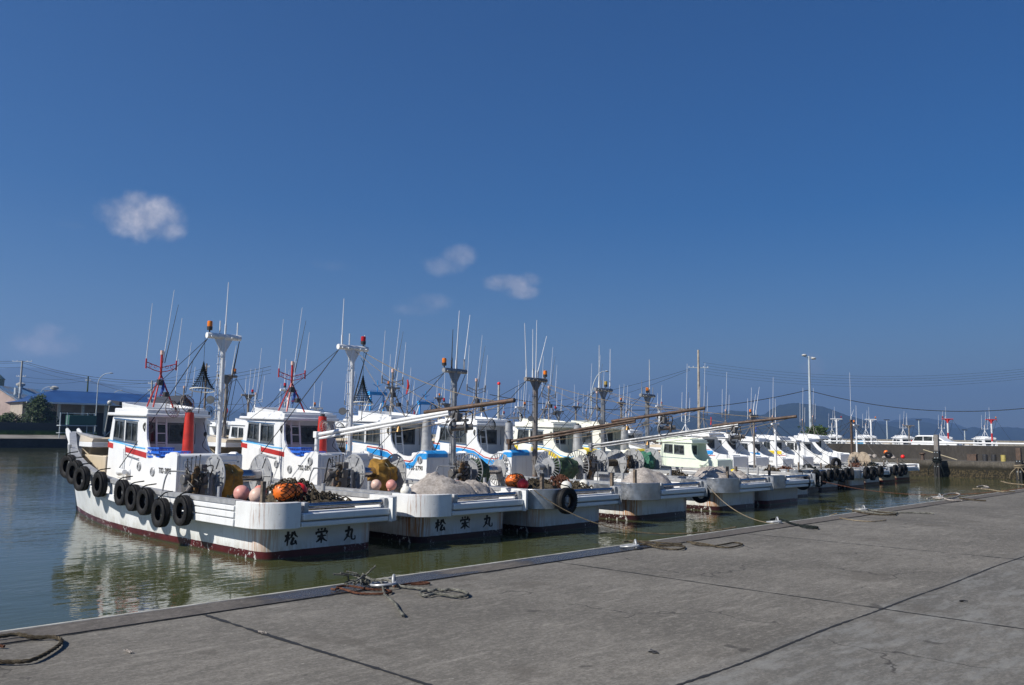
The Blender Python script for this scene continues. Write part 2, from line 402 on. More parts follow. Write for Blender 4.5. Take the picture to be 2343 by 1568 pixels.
# ------------------------------------------------------------------ the boats
HS = [(-.7, 1.9), (8, 1.9), (9, 1.86), (10, 1.75), (11, 1.58), (12, 1.33), (13, 1.02), (14, .68), (15, .34), (15.8, .07)]
ZS = [(-.7, 1.3), (4, 1.31), (6, 1.37), (8, 1.53), (10, 1.83), (12, 2.18), (14, 2.52), (16, 2.8)]
HW = [(.35, 1.52), (5, 1.53), (7, 1.48), (9, 1.28), (11, .93), (13, .48), (14.7, .05)]
PX, PS = (lambda x: (lambda u, v, t: (x + t, u, v))), None
def on_x(u, v, t): return (t, u, v)                 # outline drawn in (y,z), thickness along x
def on_y(u, v, t): return (u, t, v)                 # outline drawn in (x,z), thickness along y
def on_z(u, v, t): return (u, v, t)

def boat(cfg):
    g = cfg.get
    lod = g('lod', 2); sh = g('sh', 0.); mh = g('paint', m_white); white = mh
    root = empty('fishing_boat', (g('x'), g('y', 17.1), ZW), g('rot', 0.))
    tag(root, g('label'), 'fishing boat', g('group', 'fishing boats moored stern to the quay in a row'))
    F = lambda y: y + sh                             # forward features move with a longer aft deck
    def tb(tab, y, k=3): return interp(tab, y if y < k else (k if y < k + sh else y - sh))
    # --- hull below the rubbing band
    mb = MB(); rs = []
    sts = [0, .04, .12, .22, .35, 2, 4] + [F(q) for q in (5, 6, 7, 8, 9, 10, 11, 12, 13, 14, 15, 15.8)]
    for yt in sts:
        yb = yt if yt < F(8) else F(8) + (yt - F(8)) * 6.7 / 7.8
        hw = interp(HW, yb - (sh if yb > 4 else 0)); ht = min(tb(HS, yt), hw + .12 + .5 * max(0, yt - F(8)) / 7.8)
        if yt < .35: c = math.sqrt(max(0, .35 ** 2 - (.35 - yt) ** 2)) - .35; hw += c; ht = hw + .03
        elif yt < 4: ht = hw + .03
        zt = tb(ZS, yt) - .54
        ym = lerp(yb, yt, .5); hm = lerp(hw, ht, .42)
        rs.append([(-ht, yt, zt), (-hm, ym, zt * .45), (-hw, yb, 0), (-hw * .8, yb, -.5), (hw * .8, yb, -.5), (hw, yb, 0), (hm, ym, zt * .45), (ht, yt, zt)])
    mb.rings(rs, True, True)
    hull = mb.build('hull', g('hull', None) or hull_mat('white_hull', (.78, .80, .80), FOUL1), root, ang=50)
    # --- rubbing band / bulwark, its stern corners wrapped in metal
    def sweep(path, w, prof):                        # prof(y) -> list of (offset inwards, z)
        rr = []
        for i, (x, y) in enumerate(path):
            a = Vector(path[max(i - 1, 0)]); b = Vector(path[min(i + 1, len(path) - 1)]); d = (b - a).normalized(); nrm = Vector((-d.y, d.x)) * w
            rr.append([(x + nrm.x * o, y + nrm.y * o, z) for o, z in prof(y)])
        return rr
    for sgn in (-1, 1):
        rad = .72 if sgn < 0 else .48; inner = -1.02 if sgn < 0 else 1.44
        arc = [(sgn * (1.9 - rad + rad * math.cos(t)), -.62 + rad - rad * math.sin(t)) for t in [math.pi / 2 * i / 8 for i in range(9)]]
        side = [(sgn * tb(HS, y), y) for y in [F(q) for q in (15.8, 15, 14, 13, 12, 11, 10, 9, 8, 7, 6, 5)] + [4, 3, 1.3]]
        path = side + [(sgn * 1.9, .55 + .0)] ; corner = [(sgn * 1.9, .62), ] + arc[0:] + [(inner, -.62)]
        pr = lambda y: [(0, tb(ZS, y) - .56), (0, tb(ZS, y)), (.13, tb(ZS, y)), (.13, tb(ZS, y) - .56)]
        MB().rings(sweep(path, sgn * -1, pr)).build('bulwark', g('band', m_white), root)
        pr2 = lambda y: [(-.035, .735), (-.035, 1.305), (.15, 1.305), (.15, .735)]
        MB().rings(sweep(corner, sgn * -1, pr2)).build('stern_corner', g('corner', m_white_rust), root, bevel=.012)
        # cap rail and strakes
        mk = MB(); capr = lambda y: [(-.05, tb(ZS, y) - .09), (-.05, tb(ZS, y) + .012), (.16, tb(ZS, y) + .012), (.16, tb(ZS, y) - .09)]
        mk.rings(sweep(path, -sgn, capr)).build('cap_rail', g('cap', m_alu), root)
        mk = MB()
        for z0, z1, yend in ((.56, .40, 99), (.375, .24, 3.6 if lod else 99), (.215, .11, 3.2 if lod else -5)):
            pth = [p for p in path if p[1] <= F(yend) + .01] if yend < 50 else path
            if len(pth) > 1: mk.rings(sweep(pth, -sgn, lambda y: [(-.075, tb(ZS, y) - z0), (-.075, tb(ZS, y) - z1), (.05, tb(ZS, y) - z1), (.05, tb(ZS, y) - z0)]))
        mk.build('rubbing_strake', g('band', m_white), root, bevel=.012)
    # deck
    dw = lambda y: interp([(-.5, 1.25), (-.4, 1.5), (-.2, 1.7), (.1, 1.82), (.5, 1.85)], y) if y < .5 else tb(HS, y) - .05
    mb = MB(); ys = [-.5, -.4, -.2, .1, 1, 3] + [F(q) for q in (4, 5, 6, 7, 8, 9, 10, 11, 12, 13, 14, 15)]
    mb.rings([[(-dw(y), y, tb(ZS, y) - (.5 if y < F(8) else .45)), (dw(y), y, tb(ZS, y) - (.5 if y < F(8) else .45)), (dw(y), y, tb(ZS, y) - .555), (-dw(y), y, tb(ZS, y) - .555)] for y in ys], True, True)
    mb.build('deck', m_cream if lod else m_white, root, smooth=False)
    # stern opening with roller and beams
    mb = MB(); mb.box(-1.02, 1.44, -.50, -.3, .74, 1.08); mb.build('stern_sill', g('band', m_white), root, bevel=.01)
    mb = MB(); mb.box(-.97, 1.42, -.70, -.50, .90, 1.06); mb.build('stern_beam', g('beam', m_white), root, bevel=.025)
    mb = MB(); mb.box(-.99, 1.42, -.66, -.50, .745, .865); mb.build('stern_beam', g('beam', m_white), root, bevel=.025)
    mb = MB(); mb.cyl((-.8, -.52, 1.2), (1.3, -.52, 1.2), .062, n=18); mb.build('stern_roller', m_shiny, root)
    for bx in (-.93, 1.3): mb = MB(); mb.box(bx, bx + .13, -.62, -.42, 1.06, 1.29); mb.build('roller_bracket', m_alu, root, bevel=.02)
    # --- bow
    for s in (-1, 1):
        mb = MB(); mb.plate([(F(15.0), 2.25), (F(15.55), 2.35), (F(15.9), 2.7), (F(15.95), 2.86), (F(15.82), 2.9), (F(15.55), 2.78), (F(15.15), 2.5)], [], s * .19 - .02, s * .19 + .02, on_x); mb.build('bow_plate', m_white, root)
    mb = MB(); mb.cyl((-.17, F(15.7), 2.62), (.17, F(15.7), 2.62), .07); mb.build('bow_roller', m_alu, root)
    if lod:
        out_ = [(-1.25, F(10.7)), (1.25, F(10.7)), (1.2, F(11.5)), (1.0, F(12.4)), (.66, F(13.3)), (.2, F(13.9)), (-.2, F(13.9)), (-.66, F(13.3)), (-1.0, F(12.4)), (-1.2, F(11.5))]
        MB().plate(out_, [], 2.30, 2.46, on_z).build('foredeck', m_white, root, bevel=.02)
        mb = MB(); inn = [(x * .86, F(12.2) + (y - F(12.2)) * .84) for x, y in out_]
        rr = [[(x, y, 2.46) for x, y in out_], [(x * .97, y, 2.56 + .12 * math.sin(math.pi * min(1, max(0, (y - F(10.7)) / 3.2)))) for x, y in out_], [(x, y, 2.54 + .12 * math.sin(math.pi * min(1, max(0, (y - F(10.7)) / 3.2)))) for x, y in inn], [(x, y, 2.47) for x, y in inn]]
        mb.rings(rr, True, True); mb.build('foredeck_coaming', m_cream, root)
        mb = MB(); mb.box(-.95, .95, F(10.35), F(12.3), 1.3, 2.05); mb.box(-.7, .7, F(12.3), F(13.0), 1.6, 2.3); mb.build('fore_cabin', m_cream, root, bevel=.04)
        mb = MB(); mb.cyl((-1.28, F(12.4), 1.7), (-1.28, F(12.4), 2.36), .055); mb.cyl((1.2, F(12.4), 1.7), (1.2, F(12.4), 2.36), .055); mb.build('bollard_post', m_alu, root)
    # --- wheelhouse: sides with window openings, bulkheads
    hx = .89
    H = lambda pts: [(F(a), b) for a, b in pts]
    prof = H([(5.6, .82), (5.6, 2.16), (5.66, 2.23), (5.78, 2.26), (6.0, 2.25), (6.18, 2.19), (6.34, 2.10), (6.55, 2.06), (6.9, 2.09), (7.2, 2.19), (7.42, 2.36), (7.56, 2.6), (7.62, 2.9), (7.63, 3.27), (10.02, 3.27), (10.2, 2.6), (10.28, 1.2), (10.2, .95)])
    if g('swoop'):                                   # rear edge of the side sweeps down in one long curve
        prof = H([(5.6, .82), (5.6, 2.0), (5.7, 2.06), (6.2, 2.08), (6.8, 2.14), (7.2, 2.26), (7.6, 2.52), (7.95, 2.86), (8.25, 3.27), (10.02, 3.27), (10.2, 2.6), (10.28, 1.2), (10.2, .95)])
    w1 = H([(9.16, 2.53), (9.9, 2.60), (9.82, 3.16), (9.16, 3.12)]); w2 = H([(8.22, 2.47), (9.03, 2.52), (9.03, 3.11), (8.24, 3.06)])
    if g('swoop'): w2 = H([(8.45, 2.50), (9.03, 2.52), (9.03, 3.11), (8.5, 3.08)])
    wh = MB()
    for s in (-1, 1): wh.plate(prof, [w1, w2] if lod else [], s * hx - .03, s * hx + .03, on_x)
    aft = 8.22; wa = [(-.55, 2.48), (.62, 2.48), (.62, 3.05), (-.55, 3.05)]
    wh.plate([(-hx + .03, .9), (hx - .03, .9), (hx - .03, 3.27), (-hx + .03, 3.27)], [wa], F(aft), F(aft) + .05, on_y)
    wf = [(-.8, 2.62), (.8, 2.62), (.8, 3.12), (-.8, 3.12)]
    wh.plate([(-hx + .03, 1.3), (hx - .03, 1.3), (hx - .03, 3.25), (-hx + .03, 3.25)], [wf], F(10.0), F(10.05), on_y)
    wh.box(-hx + .03, hx - .03, F(6.2), F(aft), 2.0, 2.05)          # cockpit floor
    wh.build('wheelhouse', white, root, bevel=.012 if lod > 1 else 0)
    mb = MB(); mb.box(-hx + .05, hx - .05, F(aft) + .1, F(9.95), 1.3, 2.3); mb.build('console', m_dark, root)
    # windows
    def window(poly, t0, t1, mp, trim):
        fr = MB(); cxm = sum(p[0] for p in poly) / 4; czm = sum(p[1] for p in poly) / 4
        big = [(cxm + (p[0] - cxm) * 1.05, czm + (p[1] - czm) * 1.1) for p in poly]; sm = [(cxm + (p[0] - cxm) * .93, czm + (p[1] - czm) * .87) for p in poly]
        fr.plate(big, [sm], min(t0, t1) - .012, max(t0, t1) + .012, mp)
        a, b_, c_, d_ = sm; mx0 = ((a[0] + b_[0]) / 2, (a[1] + b_[1]) / 2); mx1 = ((c_[0] + d_[0]) / 2, (c_[1] + d_[1]) / 2)
        fr.plate([(mx0[0] - .02, mx0[1] - .02), (mx0[0] + .02, mx0[1] - .02), (mx1[0] + .02, mx1[1] + .02), (mx1[0] - .02, mx1[1] + .02)], [], min(t0, t1) + .002, max(t0, t1) + .004, mp)
        f = fr.build('window', trim, root)
        MB().plate([(cxm + (p[0] - cxm) * .95, czm + (p[1] - czm) * .9) for p in poly], [], (t0 + t1) / 2 - .004, (t0 + t1) / 2 + .004, mp).build('pane', m_glass, f, smooth=False)
    tr = g('trim', m_wframe)
    if lod > 1:
        for s in (-1, 1):
            for (z0, z1, z2, z3) in ((3.1, 3.15, 3.2, 3.15), (2.44, 2.5, 2.55, 2.50)): MB().plate(H([(8.16, z0 if z0 > 3 else 2.40), (9.94, z1 + (.03 if z0 > 3 else .02)), (9.92, z2 + .02), (8.16, z3 - .02 if z0 > 3 else 2.44)]), [], s * (hx + .03), s * (hx + .037), on_x).build('window_band', m_navy, root, smooth=False)
    for s in (-1, 1):
        if lod: window(w1, s * hx - .03, s * hx + .03, on_x, tr); window(w2, s * hx - .03, s * hx + .03, on_x, tr)
    window(wa, F(aft), F(aft) + .05, on_y, tr); window(wf, F(10.0), F(10.05), on_y, tr)
    if not lod:
        for s in (-1, 1): MB().plate(H([(8.4, 2.5), (9.85, 2.58), (9.8, 3.1), (8.4, 3.06)]), [], s * (hx + .03), s * (hx + .045), on_x).build('window', m_glass, root)
    # roof in tiers
    def outline(x, y0, y1, r, taper=.12):
        return [(-x, F(y0)), (x, F(y0)), (x, F(y1 - .5)), (x - taper, F(y1 - .18)), (x - .4, F(y1 - .02)), (0, F(y1 + .05)), (-x + .4, F(y1 - .02)), (-x + taper, F(y1 - .18)), (-x, F(y1 - .5))]
    mb = MB()
    def tier(o, zf, zb, th):
        y0 = min(p[1] for p in o); y1 = max(p[1] for p in o)
        zz = lambda y: lerp(zb, zf, (y - y0) / (y1 - y0))
        mb.rings([[(x, y, zz(y)) for x, y in o], [(x, y, zz(y) + th) for x, y in o]], True, True)
    tier(outline(1.0, 7.5, 10.75, .3), 3.30, 3.23, .1)
    if lod: tier(outline(.94, 7.58, 10.35, .3), 3.37, 3.30, .16)
    mb.build('roof', white, root, bevel=.03 if lod > 1 else .02)
    if lod:
        oc = outline(.88, 7.75, 9.95, .3); ic = [(x * .93, F(8.85) + (y - F(8.85)) * .93) for x, y in oc]
        zt = lambda y: 3.52 + .2 * max(0, min(1, (y - F(7.75)) / 2.2)) ** 1.3
        mb = MB(); mb.rings([[(x, y, 3.44) for x, y in oc], [(x * 1.03, y, zt(y)) for x, y in oc], [(x, y, zt(y)) for x, y in ic], [(x, y, 3.47) for x, y in ic]], True, True)
        mb.build('roof_coaming', white, root, bevel=.01)
    # engine casing at the rear of the house
    mb = MB(); mb.box(-hx + .02, 1.06, F(5.62), F(6.5), .82, 1.98 if g('swoop') else 2.2); mb.build('engine_casing', g('casing', white), root, bevel=.06)
    if lod > 1:
        mb = MB()
        for (x0, x1, z0, z1) in ((-.72, -.12, .95, 2.05), (.3, .95, .95, 2.0)):
            mb.plate([(x0, z0), (x1, z0), (x1, z1), (x0, z1)], [[(x0 + .04, z0 + .04), (x1 - .04, z0 + .04), (x1 - .04, z1 - .04), (x0 + .04, z1 - .04)]], F(5.6), F(5.62), on_y)
            mb.box(x0 + .055, x1 - .055, F(5.608), F(5.62), z0 + .055, z1 - .055)
        mb.build('casing_door', white, root, bevel=.006)
        # side door, hand rail, portholes, vent
        mb = MB(); mb.plate(H([(8.95, 1.35), (9.82, 1.4), (9.82, 2.47), (8.95, 2.40)]), [], -hx - .06, -hx - .03, on_x)
        mb.plate(H([(9.0, 1.42), (9.35, 1.44), (9.35, 2.34), (9.0, 2.30)]), [], -hx - .08, -hx - .06, on_x); mb.build('side_door', white, root, bevel=.008)
        mb = MB(); mb.tube([(-hx - .03, F(8.85), 2.12), (-hx - .09, F(8.85), 2.12), (-hx - .09, F(8.0), 2.02), (-hx - .03, F(8.0), 2.02)], .014); mb.build('handrail', m_grey, root)
        for (py, pz) in ((7.95, 1.80), (7.05, 1.68)) if not g('ports') else g('ports'):
            mb = MB(); mb.lathe([(.085, 0), (.125, 0), (.13, .02), (.115, .035), (.085, .03)], (-hx - .03, F(py), pz), (-1, 0, 0), 24, True); q = mb.build('porthole', m_alu, root)
            mb = MB(); mb.cyl((-hx - .025, F(py), pz), (-hx - .04, F(py), pz), .088)
            mb.build('port_glass', m_glass, q)
            mb = MB()
            for k in (-.03, 0, .03): mb.box(-hx - .052, -hx - .04, F(py) + k - .006, F(py) + k + .006, pz - .08, pz + .08)
            mb.build('port_bar', m_white, q)
        if g('horn'):
            mb = MB(); mb.lathe([(.02, 0), (.16, 0), (.15, .03), (.09, .08), (.07, .16)], (-hx - .03, F(8.65), 1.62), (-1, 0, 0)); mb.lathe([(.07, -.1), (.075, .1), (.12, .18), (.125, .2), (.10, .2), (.05, .12)], (-hx - .2, F(8.65), 1.62), (0, 1, 0)); mb.build('exhaust_vent', m_white, root)
    # coloured bands on the sides
    for (pts, th, m) in g('bands', []):
        P2 = H(pts); n = len(P2)
        for s in (-1, 1):
            mb = MB(); mb.rings([[(s * (hx + .028), y, z), (s * (hx + .036), y, z), (s * (hx + .036), y, z - th), (s * (hx + .028), y, z - th)] for y, z in P2], True, True); mb.build('painted_band', m, root, smooth=False)
    if g('captop'):                                  # coloured top edge of the casing
        mb = MB(); mb.rings([[(-hx - .015, F(y), z) for y, z in ((5.58, 2.04), (5.58, 2.17), (5.66, 2.25), (5.78, 2.28), (6.1, 2.24), (6.1, 2.04))], [(-.02, F(y), z) for y, z in ((5.58, 2.04), (5.58, 2.17), (5.66, 2.25), (5.78, 2.28), (6.1, 2.24), (6.1, 2.04))]]); mb.build('casing_band', g('captop'), root)
    if g('number'):
        text_part(g('number'), m_letter, root, (-hx - .03, F(g('numy', 6.68)), g('numz', 1.66)), (0, -1, 0), (0, 0, 1), .215, 1.08, .004, 'registration_number', .84)
    if g('casename'):
        text_part(g('casename'), m_letter, root, (-hx - .03, F(7.3), 1.25), (0, -1, 0), (0, 0, 1), .30, 1.5, .0, 'boat_name')
    if g('name'):
        for ch, x in zip(g('name'), (-.98, -.17, .62)):
            brush_part(ch, m_letter, root, (x - .02, -.004, .29), .33)
    # funnel
    if g('funnel'):
        mb = MB(); fx = g('fx', .05); mb.tube([(fx, F(7.0), 2.03), (fx, F(7.0), 2.5), (fx, F(7.0), 3.05), (fx, F(7.0), 3.38)], g('fr', .17), 18, g('fr', .17) * .72); q = mb.build('funnel', g('funnel'), root)
        mb = MB(); mb.cyl((fx, F(7.0), 3.36), (fx, F(7.0), 3.46), .07, n=14); mb.build('exhaust_pipe', m_dark, q)
    if lod > 1:
        mb = MB()                                    # ladder up to the roof
        for a in (-.52, -.22): mb.bar((a, F(7.75), 2.05), (a + .02, F(7.95), 3.2), .05, .035)
        for k in range(4): t = (k + .6) / 4.2; mb.box(-.51, -.2, F(7.75 + .2 * t) - .02, F(7.75 + .2 * t) + .02, 2.05 + 1.15 * t - .012, 2.05 + 1.15 * t + .012)
        mb.build('ladder', m_white, root)
        mb = MB(); mb.hoop((-.83, F(7.7), 2.95), (.3, 1, 0), .14, .02); mb.hoop((-.82, F(7.68), 2.92), (.2, 1, .1), .15, .016); mb.build('hose_coil', m_grope, root)
        mb = MB(); mb.tube(smoothpath([(.80, F(7.6), 3.1), (.82, F(7.45), 2.7), (.7, F(7.4), 2.4), (.9, F(7.3), 2.2)]), .01); mb.ball((.8, F(7.45), 2.75), .05, (1, 1, 1.5)); mb.build('cable', m_black, root)
    # --- antenna tripod on the roof
    tm = g('tripod', m_red)
    if tm:
        mb = MB(); a = Vector((-.15, F(8.6), 4.55))
        for q in ((-.5, F(8.25), 3.45), (.1, F(8.1), 3.45), (-.3, F(9.2), 3.45)): mb.cyl(q, a, .024, n=8)
        mb.cyl(a - Vector((0, 0, .1)), (-.15, F(8.6), 5.15), .035, n=10)
        mb.cyl((-.32, F(8.3), 3.9), (-.02, F(8.25), 3.9), .012, n=6)
        for s in (-1, 1):
            mb.tube([(-.15, F(8.6), 4.75), (-.15 + s * .47, F(8.6), 4.9)], .013, 6); mb.tube([(-.15, F(8.6), 4.62), (-.15 + s * .2, F(8.6), 4.66), (-.15 + s * .47, F(8.6), 4.76)], .013, 6)
            mb.cyl((-.15 + s * .47, F(8.6), 4.7), (-.15 + s * .47, F(8.6), 5.0), .024, n=8)
            if lod > 1:
                for k in (.18, .33): mb.hoop((-.15 + s * k, F(8.6), 4.76 + k * .1), (0, 1, 0), .045, .007, 12, 4)
        tp = mb.build('antenna_tripod', tm, root)
        mb = MB(); mb.cyl((-.15, F(8.6), 5.15), (-.15, F(8.6), 5.28), .05); mb.build('gps_antenna', m_pale, tp)
        for (x, z0, z1, lean, m) in ((-.62, 5.0, 6.7, .08, m_white), (-.1, 4.9, 7.2 + g('ah', 0), .22, m_white), (-.05, 4.9, 6.75, .33, m_dark), (.32, 5.0, 6.35, .1, m_white)):
            mb = MB(); mb.tube([(x, F(8.6), z0), (x + lean * .5, F(8.6), (z0 + z1) / 2), (x + lean, F(8.6), z1)], .013 if lod > 1 else .016, 6, .006 if lod > 1 else .01); mb.build('whip_antenna', m, tp)
        if lod > 1:
            for q_ in ((-.34, -.2, F(8.3), F(8.45), 4.2, 4.38), (-.2, -.06, F(8.15), F(8.3), 3.85, 4.0)): mb = MB(); mb.box(*q_); mb.build('floodlight', m_dark, tp, bevel=.01)
    # --- main mast
    mt = g('mast')
    if mt:
        mx, my, mz0, mz1, mr, mm = mt['x'], F(mt['y']), mt['z0'], mt['z1'], mt.get('r', .075), mt.get('m', m_white)
        mb = MB(); mb.tube([(mx, my, mz0), (mx, my, mz1)], mr, 16, mr * .92)
        tw = mt.get('w', .52)
        if lod: mb.plate([(-.06, mz1 - .42), (.06, mz1 - .42), (tw * .55, mz1), (-tw * .55, mz1)], [], my - .02, my + .02, lambda u, v, t: (mx + u, t, v))
        mast = mb.build('mast', mm, root)
        mb = MB(); mb.cyl((mx - tw, my, mz1 + .05), (mx + tw, my, mz1 + .05), .085 if lod > 1 else .07, n=14)
        if lod > 1:
            for k in range(5):
                x = mx - tw * .8 + k * tw * .4; mb.cyl((x, my - .13, mz1 + .02), (x, my + .05, mz1 + .04), .025, n=8)
        xb = mb.build('crossbar', mm, mast)
        if lod:
            mb = MB()
            if lod > 1:
                mb.cyl((mx - mr - .06, my, mz0 + .9), (mx - mr - .06, my, mz1 - .3), .012, n=6)
                for k in range(9):
                    z = mz0 + 1. + k * (mz1 - mz0 - 1.3) / 9; mb.cyl((mx - mr - .1, my, z), (mx, my, z), .01, n=6)
                mb.build('mast_ladder', mm, mast)
        bm_ = mt.get('beacon', m_amber); bs = mt.get('bs', -.8)
        if bm_:
            bx = mx + bs * tw; mb = MB(); mb.cyl((bx, my, mz1 + .1), (bx, my, mz1 + .2), .02); mb.lathe([(.01, 0), (.075, 0), (.08, .1), (.01, .12)], (bx, my, mz1 + .2)); q = mb.build('beacon_base', m_dark, mast)
            mb = MB(); mb.lathe([(.072, 0), (.075, .12), (.065, .16), (.01, .17)], (bx, my, mz1 + .3)); mb.build('beacon_light', bm_, q)
        for (ax, h, ln, m) in mt.get('ants', ((.1, 1.75, .03, m_white),)):
            mb = MB(); x = mx + ax * tw
            mb.cyl((x, my, mz1 + .1), (x, my, mz1 + .42), .028 if lod else .03, n=8); mb.tube([(x, my, mz1 + .4), (x + ln * .5, my, mz1 + .2 + h / 2), (x + ln, my, mz1 + h)], .017, 7, .009); mb.build('whip_antenna', m, mast)
        if lod > 1:
            for ax in (-.25, .8):
                mb = MB(); mb.cyl((mx + ax * tw, my, mz1 + .1), (mx + ax * tw, my, mz1 + .5), .017, n=8); mb.build('stub_antenna', mm, mast)
            mb = MB(); q = (mx - mr - .25, my - .1, mz0 + (1.55 if mz0 > 2 else 2.7)); mb.bar((q[0] + .1, my, q[2]), (mx, my, q[2]), .03, .03)
            mb.lathe([(.03, 0), (.06, .02), (.11, .12), (.115, .16), (.10, .16)], q, (-.6, -.7, -.2)); mb.build('floodlight', m_grey, mast)
        if mt.get('stays') is None and lod == 1: mt['stays'] = ((-1.5, 3.2, 1.6, .015), (1.6, 3.2, 1.6, .015), (-1.5, -3.6, 1.3, .013), (1.4, -3.8, 1.3, .013), (.2, 4.4, 3.5, .012))
        mb = MB()
        for (dx, dy, z, r_) in mt.get('stays', ((-1.5, 3.2, 1.6, .013), (1.6, 3.2, 1.6, .013), (-1.2, 3.8, 3.3, .009), (1.2, 2.6, 1.9, .009))):
            sx = mx + (tw * .95 if dx > 0 else -tw * .95)
            mb.tube(sag((sx, my, mz1 - .05), (mx + dx, my + dy if dy > 0 else my + dy, z), .03, 6), r_, 5)
        mb.build('stay_rope', mt.get('sm', m_black), mast)
    # --- net drum, winch
    dr = g('drum')
    if dr:
        dy = F(dr.get('y', 3.7)); x0, x1, r = dr.get('x0', -.78), dr.get('x1', .52), dr.get('r', .54); zc = 1.68 if not dr.get('zc') else dr['zc']
        mb = MB(); mb.cyl((x0, dy, zc), (x1 + .2, dy, zc), .155, n=24); drum = mb.build('net_drum', m_shiny if not dr.get('wrap') else m_brope, root)
        for x in (x0, x1):
            mb = MB()
            if dr.get('spoked'):
                mb.hoop((x, dy, zc), (1, 0, 0), r, .018, 40, 6); mb.lathe([(.01, -.02), (.33, -.02), (.34, 0), (.33, .02), (.01, .02)], (x, dy, zc), (1, 0, 0), 32)
                for k in range(28):
                    t = 2 * math.pi * k / 28; mb.bar((x, dy + .3 * math.cos(t), zc + .3 * math.sin(t)), (x, dy + r * math.cos(t), zc + r * math.sin(t)), .028, .012)
            else:
                holes = []
                for k in range(8):
                    t = 2 * math.pi * (k + .5) / 8; holes.append([(dy + (r - d) * math.cos(t + e), zc + (r - d) * math.sin(t + e)) for d, e in ((.035, -.13), (.035, .13), (.075, .13), (.075, -.13))])
                mb.plate([(dy + r * math.cos(2 * math.pi * k / 48), zc + r * math.sin(2 * math.pi * k / 48)) for k in range(48)], holes, x - .012, x + .012, on_x)
                mb.hoop((x, dy, zc), (1, 0, 0), r, .02, 48, 6); mb.lathe([(.16, -.035), (.22, -.035), (.24, 0), (.22, .035), (.16, .035)], (x, dy, zc), (1, 0, 0), 32, True)
                for k in range(6):
                    t = 2 * math.pi * k / 6; mb.bar((x - .02, dy + .16 * math.cos(t), zc + .16 * math.sin(t)), (x - .02, dy + (r - .02) * math.cos(t), zc + (r - .02) * math.sin(t)), .035, .015)
            mb.build('drum_flange', dr.get('fm', m_alu), drum)
        mb = MB()
        mb.box(x0 - .18, x0 - .10, dy - .16, dy + .16, .85, zc + .1); mb.box(x1 + .1, x1 + .18, dy - .16, dy + .16, .85, zc + .1); mb.box(x0 - .18, x1 + .18, dy - .1, dy + .1, .83, .9)
        mb.cyl((x1 + .1, dy, zc), (x1 + .34, dy, zc), .1); mb.cyl((x0 - .32, dy, zc), (x0, dy, zc), .08); mb.lathe([(.05, 0), (.13, .02), (.09, .1), (.09, .16), (.14, .24), (.06, .25)], (x0 - .3, dy, zc), (-1, 0, 0))
        mb.build('drum_stand', m_grey, drum, bevel=.01)
        if dr.get('winch', 1) and lod:
            rnd = random.Random(int(g('x') * 10)); wx = (x0 - .55) if dr.get('wside', -1) < 0 else (x1 + .5)
            mb = MB(); mb.box(wx - .22, wx + .22, dy - .2, dy + .2, 1.0, 1.55); mb.cyl((wx - .3, dy, 1.62), (wx + .3, dy, 1.62), .13); mb.box(wx + .08, wx + .24, dy - .22, dy + .18, 1.55, 2.0)
            for k in range(9):
                a = Vector((wx + rnd.uniform(-.38, .3), dy + rnd.uniform(-.3, .25), rnd.uniform(1.05, 1.9))); d = Vector((rnd.uniform(-1, 1), rnd.uniform(-1, 1), rnd.uniform(-1, 1))).normalized() * .09
                mb.cyl(a - d, a + d, rnd.uniform(.03, .075), n=10)
            w = mb.build('winch', m_mach, root, bevel=.01)
            mb = MB()
            for k in range(10):
                a = Vector((wx + rnd.uniform(-.4, .3), dy + rnd.uniform(-.3, .2), rnd.uniform(1.3, 2.1))); b = Vector((wx + rnd.uniform(-.3, .3), dy + rnd.uniform(-.2, .2), rnd.uniform(.9, 1.5)))
                mb.tube(smoothpath([a, a + Vector((rnd.uniform(-.2, .2), -.2, rnd.uniform(-.2, .1))), b]), .018, 6)
            mb.build('hydraulic_hose', m_black, w)
            mb = MB(); mb.hoop((wx - .25, dy - .15, 2.0), (.3, -1, .2), .09, .012, 20, 5)
            for t in range(3): mb.bar((wx - .25 + .09 * math.cos(t * 1.05), dy - .15, 2.0 + .09 * math.sin(t * 1.05)), (wx - .25 - .09 * math.cos(t * 1.05), dy - .15, 2.0 - .09 * math.sin(t * 1.05)), .01, .01)
            mb.build('hand_wheel', m_grey, w)
            mb = MB()
            for k in range(4): mb.tube([(wx - .3 + k * .1, dy - .25, 1.85), (wx - .33 + k * .11, dy - .3, 2.12 + .03 * k)], .01, 6); mb.ball((wx - .33 + k * .11, dy - .3, 2.14 + .03 * k), .022, n=8)
            mb.build('control_lever', m_dark, w)
            mb = MB()
            for k in range(5):
                a = Vector((wx - .1 + .05 * math.sin(k * 2), dy - .26, 1.25 + .15 * k)); mb.ball(a, rnd.uniform(.05, .09), (1, .7, 1.4), 8)
            mb.build('oily_rags', plain('brown_cloth', (.13, .075, .03), .9, var=.5), w)
            mb = MB(); mb.tube(smoothpath([(wx - .6, dy + .5, .85), (wx - .55, dy + .45, 1.5), (wx - .48, dy + .4, 1.78), (wx - .38, dy + .35, 1.82), (wx + .12, dy - .35, 1.8), (wx + .2, dy - .4, 1.7), (wx + .2, dy - .4, .85)], 4), .02, 7); mb.build('guard_rail', m_grey, root)
    if lod:
        for (x, y) in ((-1.45, 2.2), (1.35, 2.0), (-.2, 1.6)): mb = MB(); mb.cyl((x, y, .82), (x, y, 1.52), .055, n=12); mb.build('deck_bollard', m_alu, root)
        for (x, y, z, h) in g('posts', ((-1.74, -.25, 1.1, 1.76),)):
            mb = MB(); mb.box(x - .045, x + .045, y - .045, y + .045, z, h); mb.build('wooden_post', m_wood, root, bevel=.008)
    # --- boom
    bo = g('boom')
